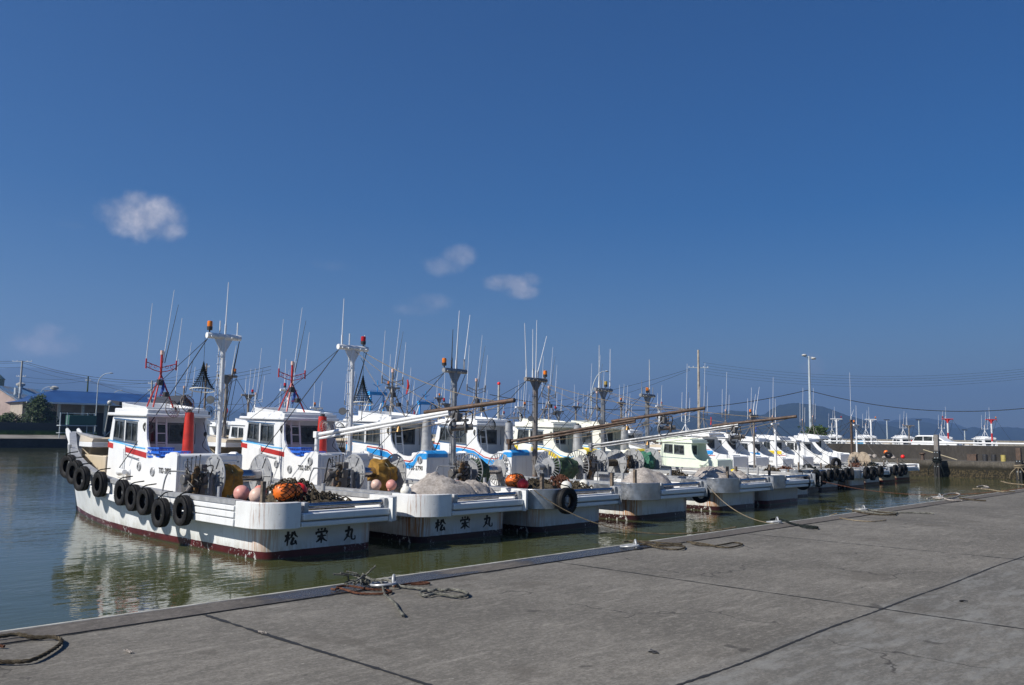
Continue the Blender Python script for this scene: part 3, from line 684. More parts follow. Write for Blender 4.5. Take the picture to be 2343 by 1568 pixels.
    if bo:
        p0, p1 = Vector(bo['p0']), Vector(bo['p1']); m1, m2 = bo['m1'], bo['m2']; d = (p1 - p0); k = bo.get('k', .72)
        pm = p0 + d * k; off = Vector((0, 0, -.13))
        mb = MB(); mb.cyl(p0, pm, .058, n=12); mb.cyl(p0 + off, pm + off * .6, .04, n=10); bm2 = mb.build('boom', m1, root)
        mb = MB(); mb.cyl(pm - d * .12 + Vector((0, 0, .1)), p1, .062, n=12); mb.build('boom_extension', m2, bm2)
        mb = MB(); mb.cyl((p0.x, p0.y, .85 if bo.get('low') else 2.2), (p0.x, p0.y, p0.z + .05), .07, n=12); mb.box(p0.x - .09, p0.x + .09, p0.y - .09, p0.y + .09, p0.z - .1, p0.z + .1); mb.build('boom_post', m1, root, bevel=.01)
        if bo.get('head'):
            hp = p0 + d * bo['head']; hh = Vector((0, 0, -.2)); mb = MB(); mb.cyl(hp, hp + hh * 1.4, .05)
            c = hp + Vector((0, 0, -.5)); ax = Vector((.69, -.72, .1))
            for s_ in (-1, 1): mb.lathe([(.05, 0), (.16, 0), (.18, .03), (.16, .06), (.05, .06)], c + ax * (.2 * s_), ax, 20)
            mb.cyl(c - ax * .2, c + ax * .2, .08); mb.bar(c - ax * .3 + Vector((0, 0, .2)), c + ax * .3 + Vector((0, 0, .2)), .16, .07); mb.box(c.x - .1, c.x + .1, c.y - .1, c.y + .1, c.z + .2, c.z + .42); mb.cyl(c + ax * .26, c + ax * .42, .09)
            q = mb.build('power_block', m_dark if bo['head'] > .8 else m_mach, bm2, bevel=.01)
            mb = MB(); mb.hoop(c, (.2, 1, .1), .28, .02, 28, 6); mb.build('block_guard', m_alu, q)
            mb = MB()
            for s in (1, -1, .3):
                mb.tube(smoothpath([hp + Vector((0, 0, -.05)), hp + Vector((.3 * s + .2, 0, -.05)), hp + Vector((.35 * s + .2, .1, -.4)), c + Vector((.15 * s, .1, 0))]), .019, 6)
            mb.build('hydraulic_hose', m_black, q)
        mb = MB()                                     # slack lines along and below the boom
        mb.tube(sag(p0 + Vector((0, 0, .0)), p1, .32, 16), .010, 5); mb.tube(sag(p0 + d * .1, p0 + d * .9, .2, 12), .008, 5)
        if mt:
            top = Vector((mt['x'] + .4, F(mt['y']), mt['z1'] - .05)); mb.tube(sag(top, p1 - d * .05, .25, 12), .011, 5); mb.tube(sag(top - Vector((.3, 0, 0)), pm, .15, 12), .008, 5); mb.tube(sag(top - Vector((.1, 0, .2)), p0 + d * .5, .22, 12), .007, 5)
        mb.build('boom_rigging', m_tan, bm2)
        if bo.get('bell'):
            q = p0 + d * bo['bell'] + Vector((0, 0, -.13)); mb = MB(); mb.lathe([(.09, -.2), (.06, -.12), (.03, -.05), (.01, -.04)], q); mb.cyl(q, q + Vector((0, 0, -.05)), .006, n=6); mb.build('bell', plain('brass', (.22, .13, .05), .4, .7), bm2)
    if g('gantry'):
        gx, gy, gw, gz = g('gantry'); gy = F(gy); mb = MB()
        for q in (-1, 1): mb.bar((gx + q * gw, gy, 2.6), (gx + q * gw * .92, gy, gz), .09, .09)
        mb.box(gx - gw * 1.25, gx + gw * 1.25, gy - .12, gy + .12, gz, gz + .22); mb.box(gx - gw, gx + gw, gy - .05, gy + .05, 2.9, 3.0)
        mb.cyl((gx, gy, gz + .2), (gx, gy, gz + .95), .03); mb.tube([(gx - .35, gy, gz + .72), (gx, gy, gz + .55), (gx + .35, gy, gz + .72)], .025, 6)
        gn = mb.build('gantry_frame', m_blue, root); mb = MB()
        for q in (-1, 1): mb.cyl((gx + q * gw, gy, gz), (gx + q * gw - 2.2, gy - 1.5, 2.7), .035, n=8)
        mb.build('brace', m_white, gn); mb = MB()
        for k in range(9): mb.cyl((gx - gw * 1.2 + k * gw * .3, gy, gz + .2), (gx - gw * 1.2 + k * gw * .3, gy, gz + .3), .008, n=5)
        mb.box(gx - gw * 1.2, gx + gw * 1.2, gy - .01, gy + .01, gz + .3, gz + .315); mb.build('lamp_rail', m_blue, gn)
    if g('awning'):
        mb = MB(); rr = []
        for i in range(9): t_ = i / 8; rr.append([(-1.3 + 2.6 * t_, F(6.0), 4.15 + .15 * math.sin(math.pi * t_) - .2 * t_), (-1.3 + 2.6 * t_, F(9.5), 4.3 + .15 * math.sin(math.pi * t_)), (-1.3 + 2.6 * t_, F(9.5), 4.27 + .15 * math.sin(math.pi * t_)), (-1.3 + 2.6 * t_, F(6.0), 4.1 + .15 * math.sin(math.pi * t_) - .2 * t_)])
        mb.rings(rr); aw = mb.build('awning', plain('grey_awning_cloth', (.10, .10, .10), .8), root); mb = MB()
        for x in (-1.2, 1.2):
            for y in (6.1, 9.4): mb.cyl((x, F(y), 3.3), (x, F(y), 4.2), .025, n=8)
        mb.build('awning_pole', m_white, aw)
    # hoops (net baskets / day shapes) above the wheelhouse
    for (x, y, z, r, m) in g('hoops', []):
        c = Vector((x, F(y), z)); mb = MB(); nrm = Vector((.35, -1, .25)); mb.hoop(c, nrm, r, .013, 26, 5); h = mb.build('basket_ring', m_galv, root)
        mb = MB(); nn = nrm.normalized(); a = nn.orthogonal().normalized(); b = nn.cross(a)
        for k in range(16):
            t = 2 * math.pi * k / 16; e = a * math.cos(t) + b * math.sin(t); mb.tube([c + e * r, c + e * r * .5 + nn * .08, c + nn * .14 + Vector((0, 0, -.03))], .006, 4)
        for q in (.45, .75): mb.hoop(c + nn * .09 * (1 - q + .4), nrm, r * q, .004, 18, 4)
        mb.build('basket_mesh', m, h)
    if g('flag'):
        fx, fy, fz, fm = g('flag'); mb = MB(); n = 6; rr = []
        for i in range(n): t = i / (n - 1); rr.append([(fx + .05 * math.sin(4 * t) + .03 + .05 * t * (1 - t) * 4 * math.cos(a), F(fy) + .04 * math.sin(a), fz - .55 * t) for a in [2 * math.pi * j / 7 for j in range(7)]])
        mb.rings(rr); mb.build('furled_flag', fm, root)
    if g('cone'):                                    # fine net hoisted in a cone from the mast head
        cx_, cy_, cz_, hgt, rad = g('cone'); mb = MB(); c = Vector((cx_, F(cy_), cz_))
        for k in range(22):
            t = 2 * math.pi * k / 22; e = Vector((math.cos(t), math.sin(t), 0)); mb.tube([c, c + e * rad * .28 - Vector((0, 0, hgt * .5)), c + e * rad * .62 - Vector((0, 0, hgt * .8)), c + e * rad - Vector((0, 0, hgt))], .0065, 4)
        for k in range(1, 14):
            t = k / 14; rr_ = rad * (t ** 1.35) + .02; mb.hoop(c - Vector((0, 0, hgt * t)), (0, 0, 1), rr_, .005, 22, 4)
        q = mb.build('hoisted_net', m_drope, root)
        mb = MB(); mb.hoop(c - Vector((0, 0, hgt)), (.1, .1, 1), rad, .016, 28, 5); mb.build('net_hoop', m_whiteb, q)
        mb = MB(); mb.cyl(c, c + Vector((0, 0, .75)), .006, n=5); mb.cyl(c + Vector((-.28, -.4, -1.5)), c + Vector((0.05, 0, -.2)), .012, n=6); mb.build('hoist_line', m_black, q)
    return root

# ------------------------------------------------------------------ ground, water, quays
QY = 7.72                                             # the quay edge runs along X at this Y
m_quay = concrete('quay_concrete', (.235, .218, .188), .55, 1.)
def slab_tones():
    nt = m_quay.node_tree; t = NT.__new__(NT); t.m = m_quay; t.t = nt; t.p = nt.nodes['Principled BSDF']; t.tc = nt.nodes['Texture Coordinate']; o = t.xyz()
    c = t.p.inputs['Base Color'].links[0].from_socket
    rough = t.math('MULTIPLY', t.ramp(o['Y'], 3.35, 3.15), t.ramp(t.noise(1.3, 8, .78, (1, 3.2, 1)), .46, .62)); c = t.mix(t.math('MULTIPLY', rough, .45), c, (.30, .30, .28))
    c = t.mix(t.math('MULTIPLY', t.ramp(o['Y'], 3.35, 3.15), .22), c, (.085, .09, .09))
    st = t.math('MULTIPLY', t.ramp(t.noise(.8, 5, .6), .60, .66), .42); c = t.mix(st, c, (.085, .075, .062))
    oil = t.math('MULTIPLY', t.ramp(t.noise(1.9, 3, .5), .71, .74), .65); c = t.mix(oil, c, (.045, .042, .038))
    v = t.n('ShaderNodeTexVoronoi', feature='DISTANCE_TO_EDGE'); v.inputs['Scale'].default_value = .33; mp = t.n('ShaderNodeMapping'); t.l(t.tc.outputs['Object'], mp.inputs['Vector'])
    w = t.n('ShaderNodeTexNoise'); w.inputs['Scale'].default_value = 1.6; w.inputs['Detail'].default_value = 6; t.l(mp.outputs[0], w.inputs['Vector']); ad = t.n('ShaderNodeVectorMath', operation='ADD'); t.l(mp.outputs[0], ad.inputs[0]); t.l(w.outputs['Color'], ad.inputs[1]); t.l(ad.outputs[0], v.inputs['Vector'])
    cr = t.math('MULTIPLY', t.ramp(v.outputs['Distance'], .006, .001), t.ramp(t.noise(.5, 2), .50, .56)); c = t.mix(t.math('MULTIPLY', cr, .8), c, (.04, .037, .034))
    t.l(c, t.p.inputs['Base Color'])
slab_tones()
m_cop = concrete('coping_concrete', (.165, .148, .13), .6, 1.2)
def wet_coping():
    nt = m_cop.node_tree; t = NT.__new__(NT); t.m = m_cop; t.t = nt; t.p = nt.nodes['Principled BSDF']; t.tc = nt.nodes['Texture Coordinate']
    o = t.xyz(); ed = t.math('MULTIPLY', t.math('SUBTRACT', t.noise(2.2, 6, .65, (1, 3, 1)), .5), 2.6); x = t.math('ADD', o['X'], ed)
    w1 = t.math('MULTIPLY', t.ramp(x, 4.2, 5.0), t.ramp(x, 7.3, 6.7)); w2 = t.math('MULTIPLY', t.ramp(x, 7.9, 8.6), t.ramp(x, 11.6, 10.8)); w = t.math('MULTIPLY', t.math('ADD', w1, w2), .9)
    old = t.p.inputs['Base Color'].links[0].from_socket; t.l(t.mix(w, old, (.03, .028, .028)), t.p.inputs['Base Color'])
    q = t.n('ShaderNodeMapRange'); q.inputs['To Min'].default_value = .92; q.inputs['To Max'].default_value = .13; t.l(w, q.inputs['Value']); t.l(q.outputs[0], t.p.inputs['Roughness'])
wet_coping()
m_pier = concrete('old_pier_concrete', (.15, .135, .112), .5, .6, moss=(-.45, -.05))
m_wallc = concrete('dark_stained_wall', (.075, .068, .06), .5, .9)
m_bankw = concrete('dark_quay_face', (.055, .05, .045), .4, .6)
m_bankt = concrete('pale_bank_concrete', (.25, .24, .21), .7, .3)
m_edge = plain('pale_edge_trim', (.50, .48, .42), .85, var=.35, scale=3, bump=.3)
m_joint = plain('bitumen_joint', (.018, .018, .018), .8, bump=.4)
mb = MB(); mb.box(-60, 75.2, -60, QY - .42, -4, 0); struct(mb.build('quay', m_quay, smooth=False))
mb = MB(); mb.box(-60, 75.2, QY - .42, QY - .03, -4, .012); struct(mb.build('quay_coping', m_cop, smooth=False))
mb = MB(); mb.box(-60, 75.2, QY - .03, QY, -4, .02)
rr = []
struct(mb.build('quay_edge_trim', m_edge, bevel=.008))
# joints: ragged strips of filler lying on the slab
def joint(p0, p1, w, seed, name='quay_joint'):
    rnd = random.Random(seed); p0, p1 = Vector(p0), Vector(p1); d = p1 - p0; L = d.length; d.normalize(); nrm = Vector((-d.y, d.x, 0)); n = int(L / .05); m = MB()
    a = [];
    for i in range(n + 1):
        s_ = L * i / n; c = p0 + d * s_ + nrm * .035 * noise.noise(Vector((s_ * .6, seed, 0)))
        ww = w * (.55 + .45 * (rnd.random() > .3) + .5 * noise.noise(Vector((s_ * 2.2, seed, 3)))) * (.7 + .6 * rnd.random()) / 2
        m.v += [c + nrm * ww + Vector((0, 0, .004)), c - nrm * ww + Vector((0, 0, .004))]
        if i: m.face([2 * i - 2, 2 * i - 1, 2 * i + 1, 2 * i])
    struct(m.build(name, m_joint, smooth=False, fix=False))
for k, (x, w) in enumerate(((-1.2, .03), (3.80, .042), (8.6, .024), (13.6, .024), (18.5, .022), (23.5, .02), (28.5, .02), (33.5, .02))): joint((x, QY - .42, 0), (x - .02, -14, 0), w, k + 1)
joint((-20, 3.05, 0), (60, 3.42, 0), .025, 21)
joint((-20, QY - .43, 0), (60, QY - .43, 0), .016, 22)
joint((-20, -2., 0), (60, -2., 0), .03, 23)
# water
t = NT('harbour_water').set(.025, 0, .5); t.p.inputs['IOR'].default_value = 1.33
t.color(t.mix(t.ramp(t.noise(.12, 3), .35, .65), (.052, .060, .022), (.064, .072, .028)))
def wv(scale, vec, detail, rough=.5): return t.noise(scale, detail, rough, vec)
h = t.math('ADD', t.math('MULTIPLY', wv(1.0, (.9, 1.5, 1), 2), 1.0), t.math('ADD', t.math('MULTIPLY', wv(3.4, (.62, 1.5, 1), 2), .55), t.math('MULTIPLY', wv(9.0, (.7, 1.4, 1), 2), .16)))
calm = t.ramp(t.noise(.13, 2, .5), .38, .62, .35, 1.)
bq = t.n('ShaderNodeBump'); bq.inputs['Distance'].default_value = .06; t.l(h, bq.inputs['Height']); t.l(t.math('MULTIPLY', calm, .38), bq.inputs['Strength']); t.l(bq.outputs[0], t.p.inputs['Normal'])
mb = MB(); mb.v = [Vector(p) for p in ((-900, -300, ZW), (9000, -9000, ZW), (12000, 9000, ZW), (-900, 12000, ZW))]; mb.face([0, 1, 2, 3]); struct(mb.build('water', t.m, smooth=False, fix=False))
# the pier across the end of the basin, its parapet wall, the road behind
PIER = 75.2
mb = MB(); mb.box(PIER, PIER + 5.5, -60, 60, -4, .1); struct(mb.build('end_pier', m_pier, smooth=False))
mb = MB(); mb.box(PIER + 5.5, PIER + 5.9, -60, 60, -3, 1.34); w = mb.build('parapet_wall', m_wallc, bevel=.02); tag(w, 'long dark stained concrete wall behind the far pier', 'wall')
mb = MB(); mb.box(PIER + 5.9, PIER + 24, -60, 60, -3, .72); struct(mb.build('pier_road', m_bankt, smooth=False))
mb = MB(); mb.box(PIER + 95, PIER + 97, -160, 250, -4, 2.0); mb.box(PIER + 94, PIER + 95, -160, 250, -4, 1.1); w = mb.build('sea_wall', concrete('pale_sea_wall', (.27, .25, .21), .7, .4), smooth=False); tag(w, 'low beige sea wall far behind the boats beyond the pier', 'wall')
gr = empty('guard_rail', (PIER + 5.7, 0, 1.3)); tag(gr, 'long white pipe rail on top of the dark parapet wall', 'guard rail')
mb = MB(); mb.cyl((0, -60, .2), (0, 42, .26), .075, n=10); mb.build('rail', m_white, gr)
mb = MB()
for k in range(26): mb.cyl((0, -60 + 4 * k, 0), (0, -60 + 4 * k, .2), .05, n=8)
mb.build('rail_post', m_white, gr)
# the far bank on the left
BY = 150.
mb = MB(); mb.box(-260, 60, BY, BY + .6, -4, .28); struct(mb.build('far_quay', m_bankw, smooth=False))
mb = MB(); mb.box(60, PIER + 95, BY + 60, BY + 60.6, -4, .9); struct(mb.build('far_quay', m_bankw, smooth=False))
t = NT('bank_ground').set(.95); o = t.xyz()
t.color(t.mix(t.ramp(t.noise(.15, 5), .4, .6), (.24, .225, .20), (.14, .13, .11)))
mb = MB(); mb.v = [Vector(p) for p in ((-260, BY + .6, .27), (60, BY + .6, .27), (60, BY + 8, .9), (-260, BY + 8, .9), (-260, BY + 900, 1.5), (60, BY + 900, 1.5))]; mb.face([0, 1, 2, 3]); mb.face([3, 2, 5, 4]); struct(mb.build('bank', t.m, smooth=False, fix=False))
mb = MB(); mb.v = [Vector(p) for p in ((60, BY + 60.6, .9), (400, BY + 60.6, .9), (900, 2500, 3), (60, 2500, 3))]; mb.face([0, 1, 2, 3]); struct(mb.build('bank', t.m, smooth=False, fix=False))

# ------------------------------------------------------------------ hills
def ridge(name, prof, D, depth, mat, seed, base=0.):
    """a hill range: silhouette heights by bearing, standing D metres away with real depth"""
    xs = [p[0] for p in prof]; x0, x1 = xs[0], xs[-1]; n = int((x1 - x0) / 6) + 1; m = MB(); rows = 13; cols = []
    hz = lambda x: 1003 + (x - CX) * ROLL * 1.0
    for i in range(n):
        x = x0 + (x1 - x0) * i / (n - 1); y = interp(prof, x) - 1.6 * noise.noise(Vector((x * .09, seed, 0))) - 1.0 * noise.noise(Vector((x * .3, seed, 0)))
        v = ray(x, 1000); hd = Vector((v.x, v.y, 0)).normalized(); cosb = hd.dot(_fw)
        v2 = ray(x, y); H_ = max(.0, v2.z / math.hypot(v2.x, v2.y) * D + EYE)
        colp = []
        for j in range(rows):
            s_ = j / (rows - 1) * 2 - 1                 # -1 front foot .. 0 crest .. 1 back foot
            prof_h = (1 - abs(s_)) ** .8
            p = hd * (D + s_ * depth); q = noise.fractal(Vector((p.x * .0011 + seed, p.y * .0011, .3)), .9, 2., 5)
            z = H_ * prof_h * (1 + (.32 * q if abs(s_) > .01 else 0) * min(1, abs(s_) * 4) * .8)
            if s_ > .3: z = min(z, H_ * .8)
            z = min(z, H_ * (1 + .0 * s_) * ((D + s_ * depth) / D if s_ < 0 else 1)); colp.append((p.x, p.y, z + ZW))
        cols.append(colp)
    for c in cols: m.v += [Vector(p) for p in c]
    for i in range(n - 1):
        for j in range(rows - 1): a = i * rows + j; m.face([a, a + rows, a + rows + 1, a + 1])
    struct(m.build(name, mat, fix=False, ang=80))
t = NT('forest_hillside').set(.95, 0, .1)
f = t.ramp(t.noise(.012, 8, .7), .35, .65); g_ = t.mix(f, (.008, .016, .010), (.030, .045, .022)); g_ = t.mix(t.ramp(t.noise(.0022, 4), .55, .7), g_, (.04, .05, .03)); t.color(g_)
q = t.bump(t.noise(.03, 8, .75), 1.0, 25.); m_hill = t.m
near = [(1460, 1000), (1500, 975), (1524, 966), (1557, 953), (1603, 946), (1623, 948), (1670, 939), (1704, 940), (1739, 949), (1750, 948), (1762, 938), (1785, 926), (1820, 921), (1862, 926), (1890, 931), (1936, 949), (1982, 962), (2027, 971), (2080, 985), (2130, 1000)]
far_ = [(1900, 1000), (1950, 975), (1974, 962), (2002, 963), (2055, 965), (2089, 961), (2136, 969), (2166, 977), (2205, 981), (2228, 976), (2263, 983), (2290, 976), (2342, 979), (2420, 985), (2600, 1000)]
far2 = [(1980, 1000), (2040, 962), (2090, 956), (2130, 957), (2180, 968), (2230, 985), (2300, 1000)]
mtn = [(-500, 900), (-200, 870), (-50, 846), (40, 838), (120, 846), (200, 868), (300, 893), (400, 915), (470, 928), (520, 937), (580, 935), (640, 948), (720, 962), (820, 972), (950, 985), (1100, 1000)]
mtn2 = [(250, 985), (380, 950), (470, 938), (540, 941), (600, 952), (680, 965), (760, 975), (900, 992)]
ridge('hills', near, 3600, 700, m_hill, 1)
ridge('hills', far_, 5000, 800, m_hill, 5)
ridge('hills', far2, 6600, 700, m_hill, 9)
ridge('hills', mtn, 7400, 1300, m_hill, 13)
ridge('hills', mtn2, 5200, 700, m_hill, 17)

# ------------------------------------------------------------------ air
def haze():
    mb = MB(); mb.box(-4000, 11000, -6000, 11000, -8, 620)
    t = bpy.data.materials.new('haze'); t.use_nodes = True; nt = t.node_tree; nt.nodes.clear()
    o = nt.nodes.new('ShaderNodeOutputMaterial'); v = nt.nodes.new('ShaderNodeVolumePrincipled'); v.inputs['Color'].default_value = (.30, .52, .96, 1); v.inputs['Density'].default_value = 2.5e-4; v.inputs['Anisotropy'].default_value = .22
    nt.links.new(v.outputs[0], o.inputs['Volume']); h_ = mb.build('haze', t, smooth=False); h_['kind'] = 'stuff'
haze()

# ------------------------------------------------------------------ the moored boats
redband = [([(10.27, 2.56), (9.3, 2.47), (8.3, 2.37), (7.63, 2.34)], .045, m_lblue), ([(10.28, 2.47), (9.3, 2.38), (8.3, 2.28), (7.52, 2.20)], .155, m_red)]
swp = [(10.27, 2.50), (9.3, 2.42), (8.3, 2.34), (7.75, 2.26), (7.45, 2.12), (7.15, 1.98), (6.85, 1.93), (6.5, 1.91), (6.32, 1.96)]
def dn(p, d): return [(a, b - d) for a, b in p]
blueband = [(swp, .04, m_red), (dn(swp, .075) + [(6.22, 2.0), (6.12, 2.12), (5.98, 2.18), (5.6, 2.18)], .20, m_blue)]
yelband = [(swp, .045, m_lblue), (dn(swp, .09), .23, m_yel)]
A = lambda *a: list(a)
wmast = dict(x=.34, y=5.75, z0=2.2, z1=5.5, m=m_white)
boats = {}
boats[1] = boat(dict(x=11.75, label='nearest white fishing boat with red cabin stripe and many tyres along its side', bands=redband, name='松栄丸', number='T02-2892', numy=6.68, horn=1,
    funnel=m_redf, mast=dict(wmast, beacon=m_amber, bs=-.85, ants=((.08, 1.65, .02, m_white),)), drum=dict(y=3.7, x0=-.82, x1=.5, r=.55), corner=m_white_rust,
    hoops=((-.66, 6.6, 3.45, .25, m_redrope), (-.28, 6.5, 3.62, .25, m_redrope)), cone=(-.10, 6.0, 4.83, .83, .34), flag=(-.22, 8.4, 4.4, m_flagb)))
boats[2] = boat(dict(x=16.35, label='second red striped fishing boat, with a white boom and a grey net on its stern', bands=redband, name='松栄丸', number='T02-2891', numy=6.68, ports=((7.95, 1.8), (7.15, 1.66), (6.0, 1.95)),
    hull=hull_mat('rusty_white_hull', (.76, .78, .78), FOUL2, .95), corner=m_white_rust,
    funnel=m_redf, mast=dict(wmast, x=-.05, y=5.3, z0=.85, beacon=m_rbeac, bs=.7, ants=((-.75, 1.6, .02, m_white),)), drum=dict(y=3.7, x0=-.95, x1=.45, r=.53), hoops=((-.35, 6.2, 3.0, .24, m_whiteb), (.2, 6.2, 2.95, .24, m_drope)), flag=(-.22, 8.4, 4.35, m_flagb),
    cone=(.55, 5.6, 4.75, .95, .33), boom=dict(p0=(-.85, 5.8, 2.78), p1=(.55, -1.2, 3.78), m1=m_white, m2=m_rusty, k=.70, head=.74, bell=.45), posts=()))
boats[3] = boat(dict(x=20.5, label='blue striped fishing boat with one tyre on its stern, third along the row', bands=blueband, captop=m_blue, number='T02-2790', numy=6.55, numz=1.6, ports=((5.95, 1.95),),
    hull=hull_mat('patched_white_hull', (.72, .76, .78), FOUL2, .5), corner=m_aluplate, funnel=m_alu, fx=.2, fr=.2, tripod=m_galv, paint=m_white,
    mast=dict(x=-.2, y=5.1, z0=.85, z1=5.0, m=m_grey, r=.095, w=.5, beacon=m_amber, bs=-.95, ants=((.1, 2.2, .1, m_white), (.15, 1.7, .05, m_white), (.85, 2.1, .22, m_white), (-.3, 1.5, .03, m_dark))),
    drum=dict(y=3.6, x0=-.75, x1=.5, r=.55, spoked=1, winch=1), flag=(.35, 8.4, 4.9, m_flagr), hoops=((.5, 7.0, 3.75, .22, m_drope), (.95, 7.2, 3.65, .2, m_drope)), posts=((-1.5, -.2, 1.1, 1.75), (1.5, -.35, 1.1, 1.7))))
boats[4] = boat(dict(x=26.0, sh=.8, label='blue striped fishing boat with green tarpaulin drum, fourth along the row', bands=blueband, captop=m_blue, number='T02-2789', numy=6.55, numz=1.6, ports=((5.95, 1.95),),
    hull=hull_mat('clean_white_hull', (.76, .78, .77), FOUL2, .9), corner=m_aluplate, funnel=m_alu, fx=.2, fr=.2, tripod=m_galv,
    mast=dict(x=-.1, y=5.2, z0=.85, z1=5.05, m=m_galv, r=.095, w=.55, beacon=m_amber, bs=.9, ants=((-.9, 2.3, -.12, m_white), (-.3, 2.1, -.02, m_white), (0, 2.5, .02, m_white), (.2, 1.9, .45, m_white))),
    drum=dict(y=3.6, x0=-1.0, x1=.5, r=.6, spoked=1, winch=1, wside=1), boom=dict(p0=(-.85, 6.6, 2.6), p1=(1.9, -.4, 3.95), m1=m_rusty, m2=m_rusty, k=.66, bell=.62, head=.8), flag=(-.1, 8.4, 4.4, m_grope), hoops=((-.5, 7.2, 3.3, .24, m_drope), (.95, 7.2, 3.65, .2, m_drope)), posts=((-1.74, -.2, 1.1, 1.75),)))
boats[5] = boat(dict(x=31.7, sh=1.4, label='cream fishing boat with yellow stripe and pointed net heap, fifth along the row', paint=m_cream_white, bands=yelband, captop=m_yel, hull=hull_mat('clean_white_hull', None, None), corner=m_aluplate, cap=m_alu,
    funnel=m_alu, fx=.1, fr=.24, tripod=m_galv, mast=dict(x=.0, y=5.4, z0=.85, z1=4.95, m=m_grey, r=.1, w=.6, beacon=plain('yellowed_beacon', (.35, .25, .05), .4), bs=.3, ants=((-.5, 2.1, .0, m_whiteb), (.8, 2.0, .02, m_white))),
    drum=dict(y=4.6, x0=-1.35, x1=-.1, r=.58, wrap=1), boom=dict(p0=(-.85, 6.8, 2.45), p1=(1.1, -2.0, 3.75), m1=m_grey, m2=m_rusty, k=.74, head=.72, bell=.3), posts=((-1.3, -.3, 1.1, 1.75), (.2, .2, .9, 1.7)), number=None, ports=((5.95, 1.9),)))
boats[6] = boat(dict(x=36.3, sh=1.7, label='cream fishing boat with a clear stern deck and sea green cloth, sixth along the row', paint=m_cream_white, bands=yelband, captop=m_yel, hull=hull_mat('dull_white_hull', (.50, .51, .50), FOUL1, .3), corner=m_aluplate,
    funnel=m_alu, fx=.1, fr=.22, tripod=m_galv, mast=dict(x=.0, y=5.5, z0=.85, z1=4.9, m=m_grey, r=.1, w=.55, beacon=m_amber, bs=0., ants=((.3, 1.9, .0, m_whiteb), (-.8, .8, 0, m_grey))),
    drum=dict(y=5.0, x0=-1.75, x1=-.4, r=.62), posts=((-1.5, -.2, 1.1, 1.75),), ports=((5.95, 1.9),)))
for k_, (sx_, dy_) in {2: (1.10, 0), 3: (1.06, -.3), 4: (1.16, 0), 5: (1.06, .2), 6: (1.12, .5)}.items(): boats[k_].scale.x = sx_; boats[k_].location.y += dy_
small = dict(lod=1, corner=m_aluplate, cap=m_alu, sh=-.4, group='smaller fishing boats towards the far end of the row')
def sboat(k, **c):
    d = dict(small); d.update(c); d['ah'] = .4 + (k * 37 % 10) / 8; boats[k] = boat(d); q = random.Random(k); boats[k].rotation_euler.z = q.uniform(-.07, .07); boats[k].location.z += q.uniform(-.08, .12); boats[k].location.x += q.uniform(-.2, .2); e = q.uniform(.80, .90); boats[k].scale = (e, e * q.uniform(.9, 1.05), e)
bb = [([(10.27, 2.46), (7.52, 2.40)], .03, m_red), ([(10.27, 2.40), (7.28, 2.32)], .26, m_blue), ([(10.27, 2.10), (7.1, 2.02)], .04, m_red)]
b2 = [([(10.27, 2.46), (7.45, 2.38)], .28, m_blue), ([(10.27, 2.14), (7.1, 2.04)], .05, m_blue)]
b3 = [([(10.27, 2.46), (7.45, 2.38)], .26, m_yel), ([(10.27, 2.16), (7.1, 2.06)], .05, m_red)]
b4 = [([(10.27, 2.25), (7.1, 2.15)], .03, m_navy), ([(10.27, 2.15), (7.1, 2.05)], .03, m_lblue)]
hw1 = hull_mat('clean_white_hull', None, None)
sboat(7, x=41.2, y=19.2, label='pale green fishing boat with a plain roof behind the brown booms', paint=m_mint, bands=[([(10.27, 2.3), (7.3, 2.2)], .03, m_navy)], number='T02-2768', numy=7.0, casename='金正丸', hull=hw1, tripod=m_white, mast=None)
sboat(8, x=45.3, y=20.4, label='white fishing boat with blue and thin red stripe on its curved cabin side', bands=bb, swoop=1, hull=hw1, tripod=m_galv, mast=dict(x=0, y=4.5, z0=.8, z1=4.6, m=m_galv, beacon=m_amber, ants=((0, 1.5, .3, m_white), (.6, 2., .5, m_white))), flag=(.3, 8.3, 4.6, m_flagr))
sboat(9, x=48.9, y=20.8, label='white fishing boat numbered with red diagonal edge, between the blue striped cabins', bands=b4, swoop=1, number='T02-2886', numy=7.2, hull=hw1, tripod=m_galv, mast=dict(x=0, y=4.5, z0=.8, z1=4.2, m=m_white, beacon=m_amber, r=.1))
sboat(10, x=52.3, y=20.6, label='white fishing boat with broad blue stripe on its curved cabin side', bands=b2, swoop=1, number='T02-2910', numy=7.2, hull=hw1, tripod=m_galv, mast=dict(x=0, y=4.8, z0=.8, z1=3.3, m=m_white, r=.09, beacon=None, ants=()), flag=(.1, 8.3, 4.6, m_flagb))
sboat(11, x=56.2, y=21.2, label='white fishing boat with yellow and red stripe and black name on its casing', bands=b3, swoop=1, casename='清福丸', hull=hw1, tripod=m_galv, mast=None)
sboat(12, x=60.3, y=21.6, label='white fishing boat with tan net drums and a brown mast near the far pier', swoop=1, casename='福丸', hull=hull_mat('yellowed_hull', (.55, .50, .38), FOUL1, .5), tripod=m_galv, mast=dict(x=0, y=3.8, z0=.8, z1=5.1, m=m_rusty, r=.12, w=.2, beacon=None, ants=((0, 4.2, 0, m_white), (.4, 1., .6, m_white))), drum=dict(y=3.2, x0=-.6, x1=.9, r=.75, wrap=1, fm=plain('tan_flange', (.38, .31, .23), .6)))
sboat(13, x=64.8, y=22.2, label='white fishing boat with rusty stern beside the tarred mooring pile', swoop=1, corner=m_white_rust, hull=hull_mat('yellowed_hull', None, None), tripod=m_galv, mast=dict(x=0, y=4.5, z0=.8, z1=4.4, m=m_white))

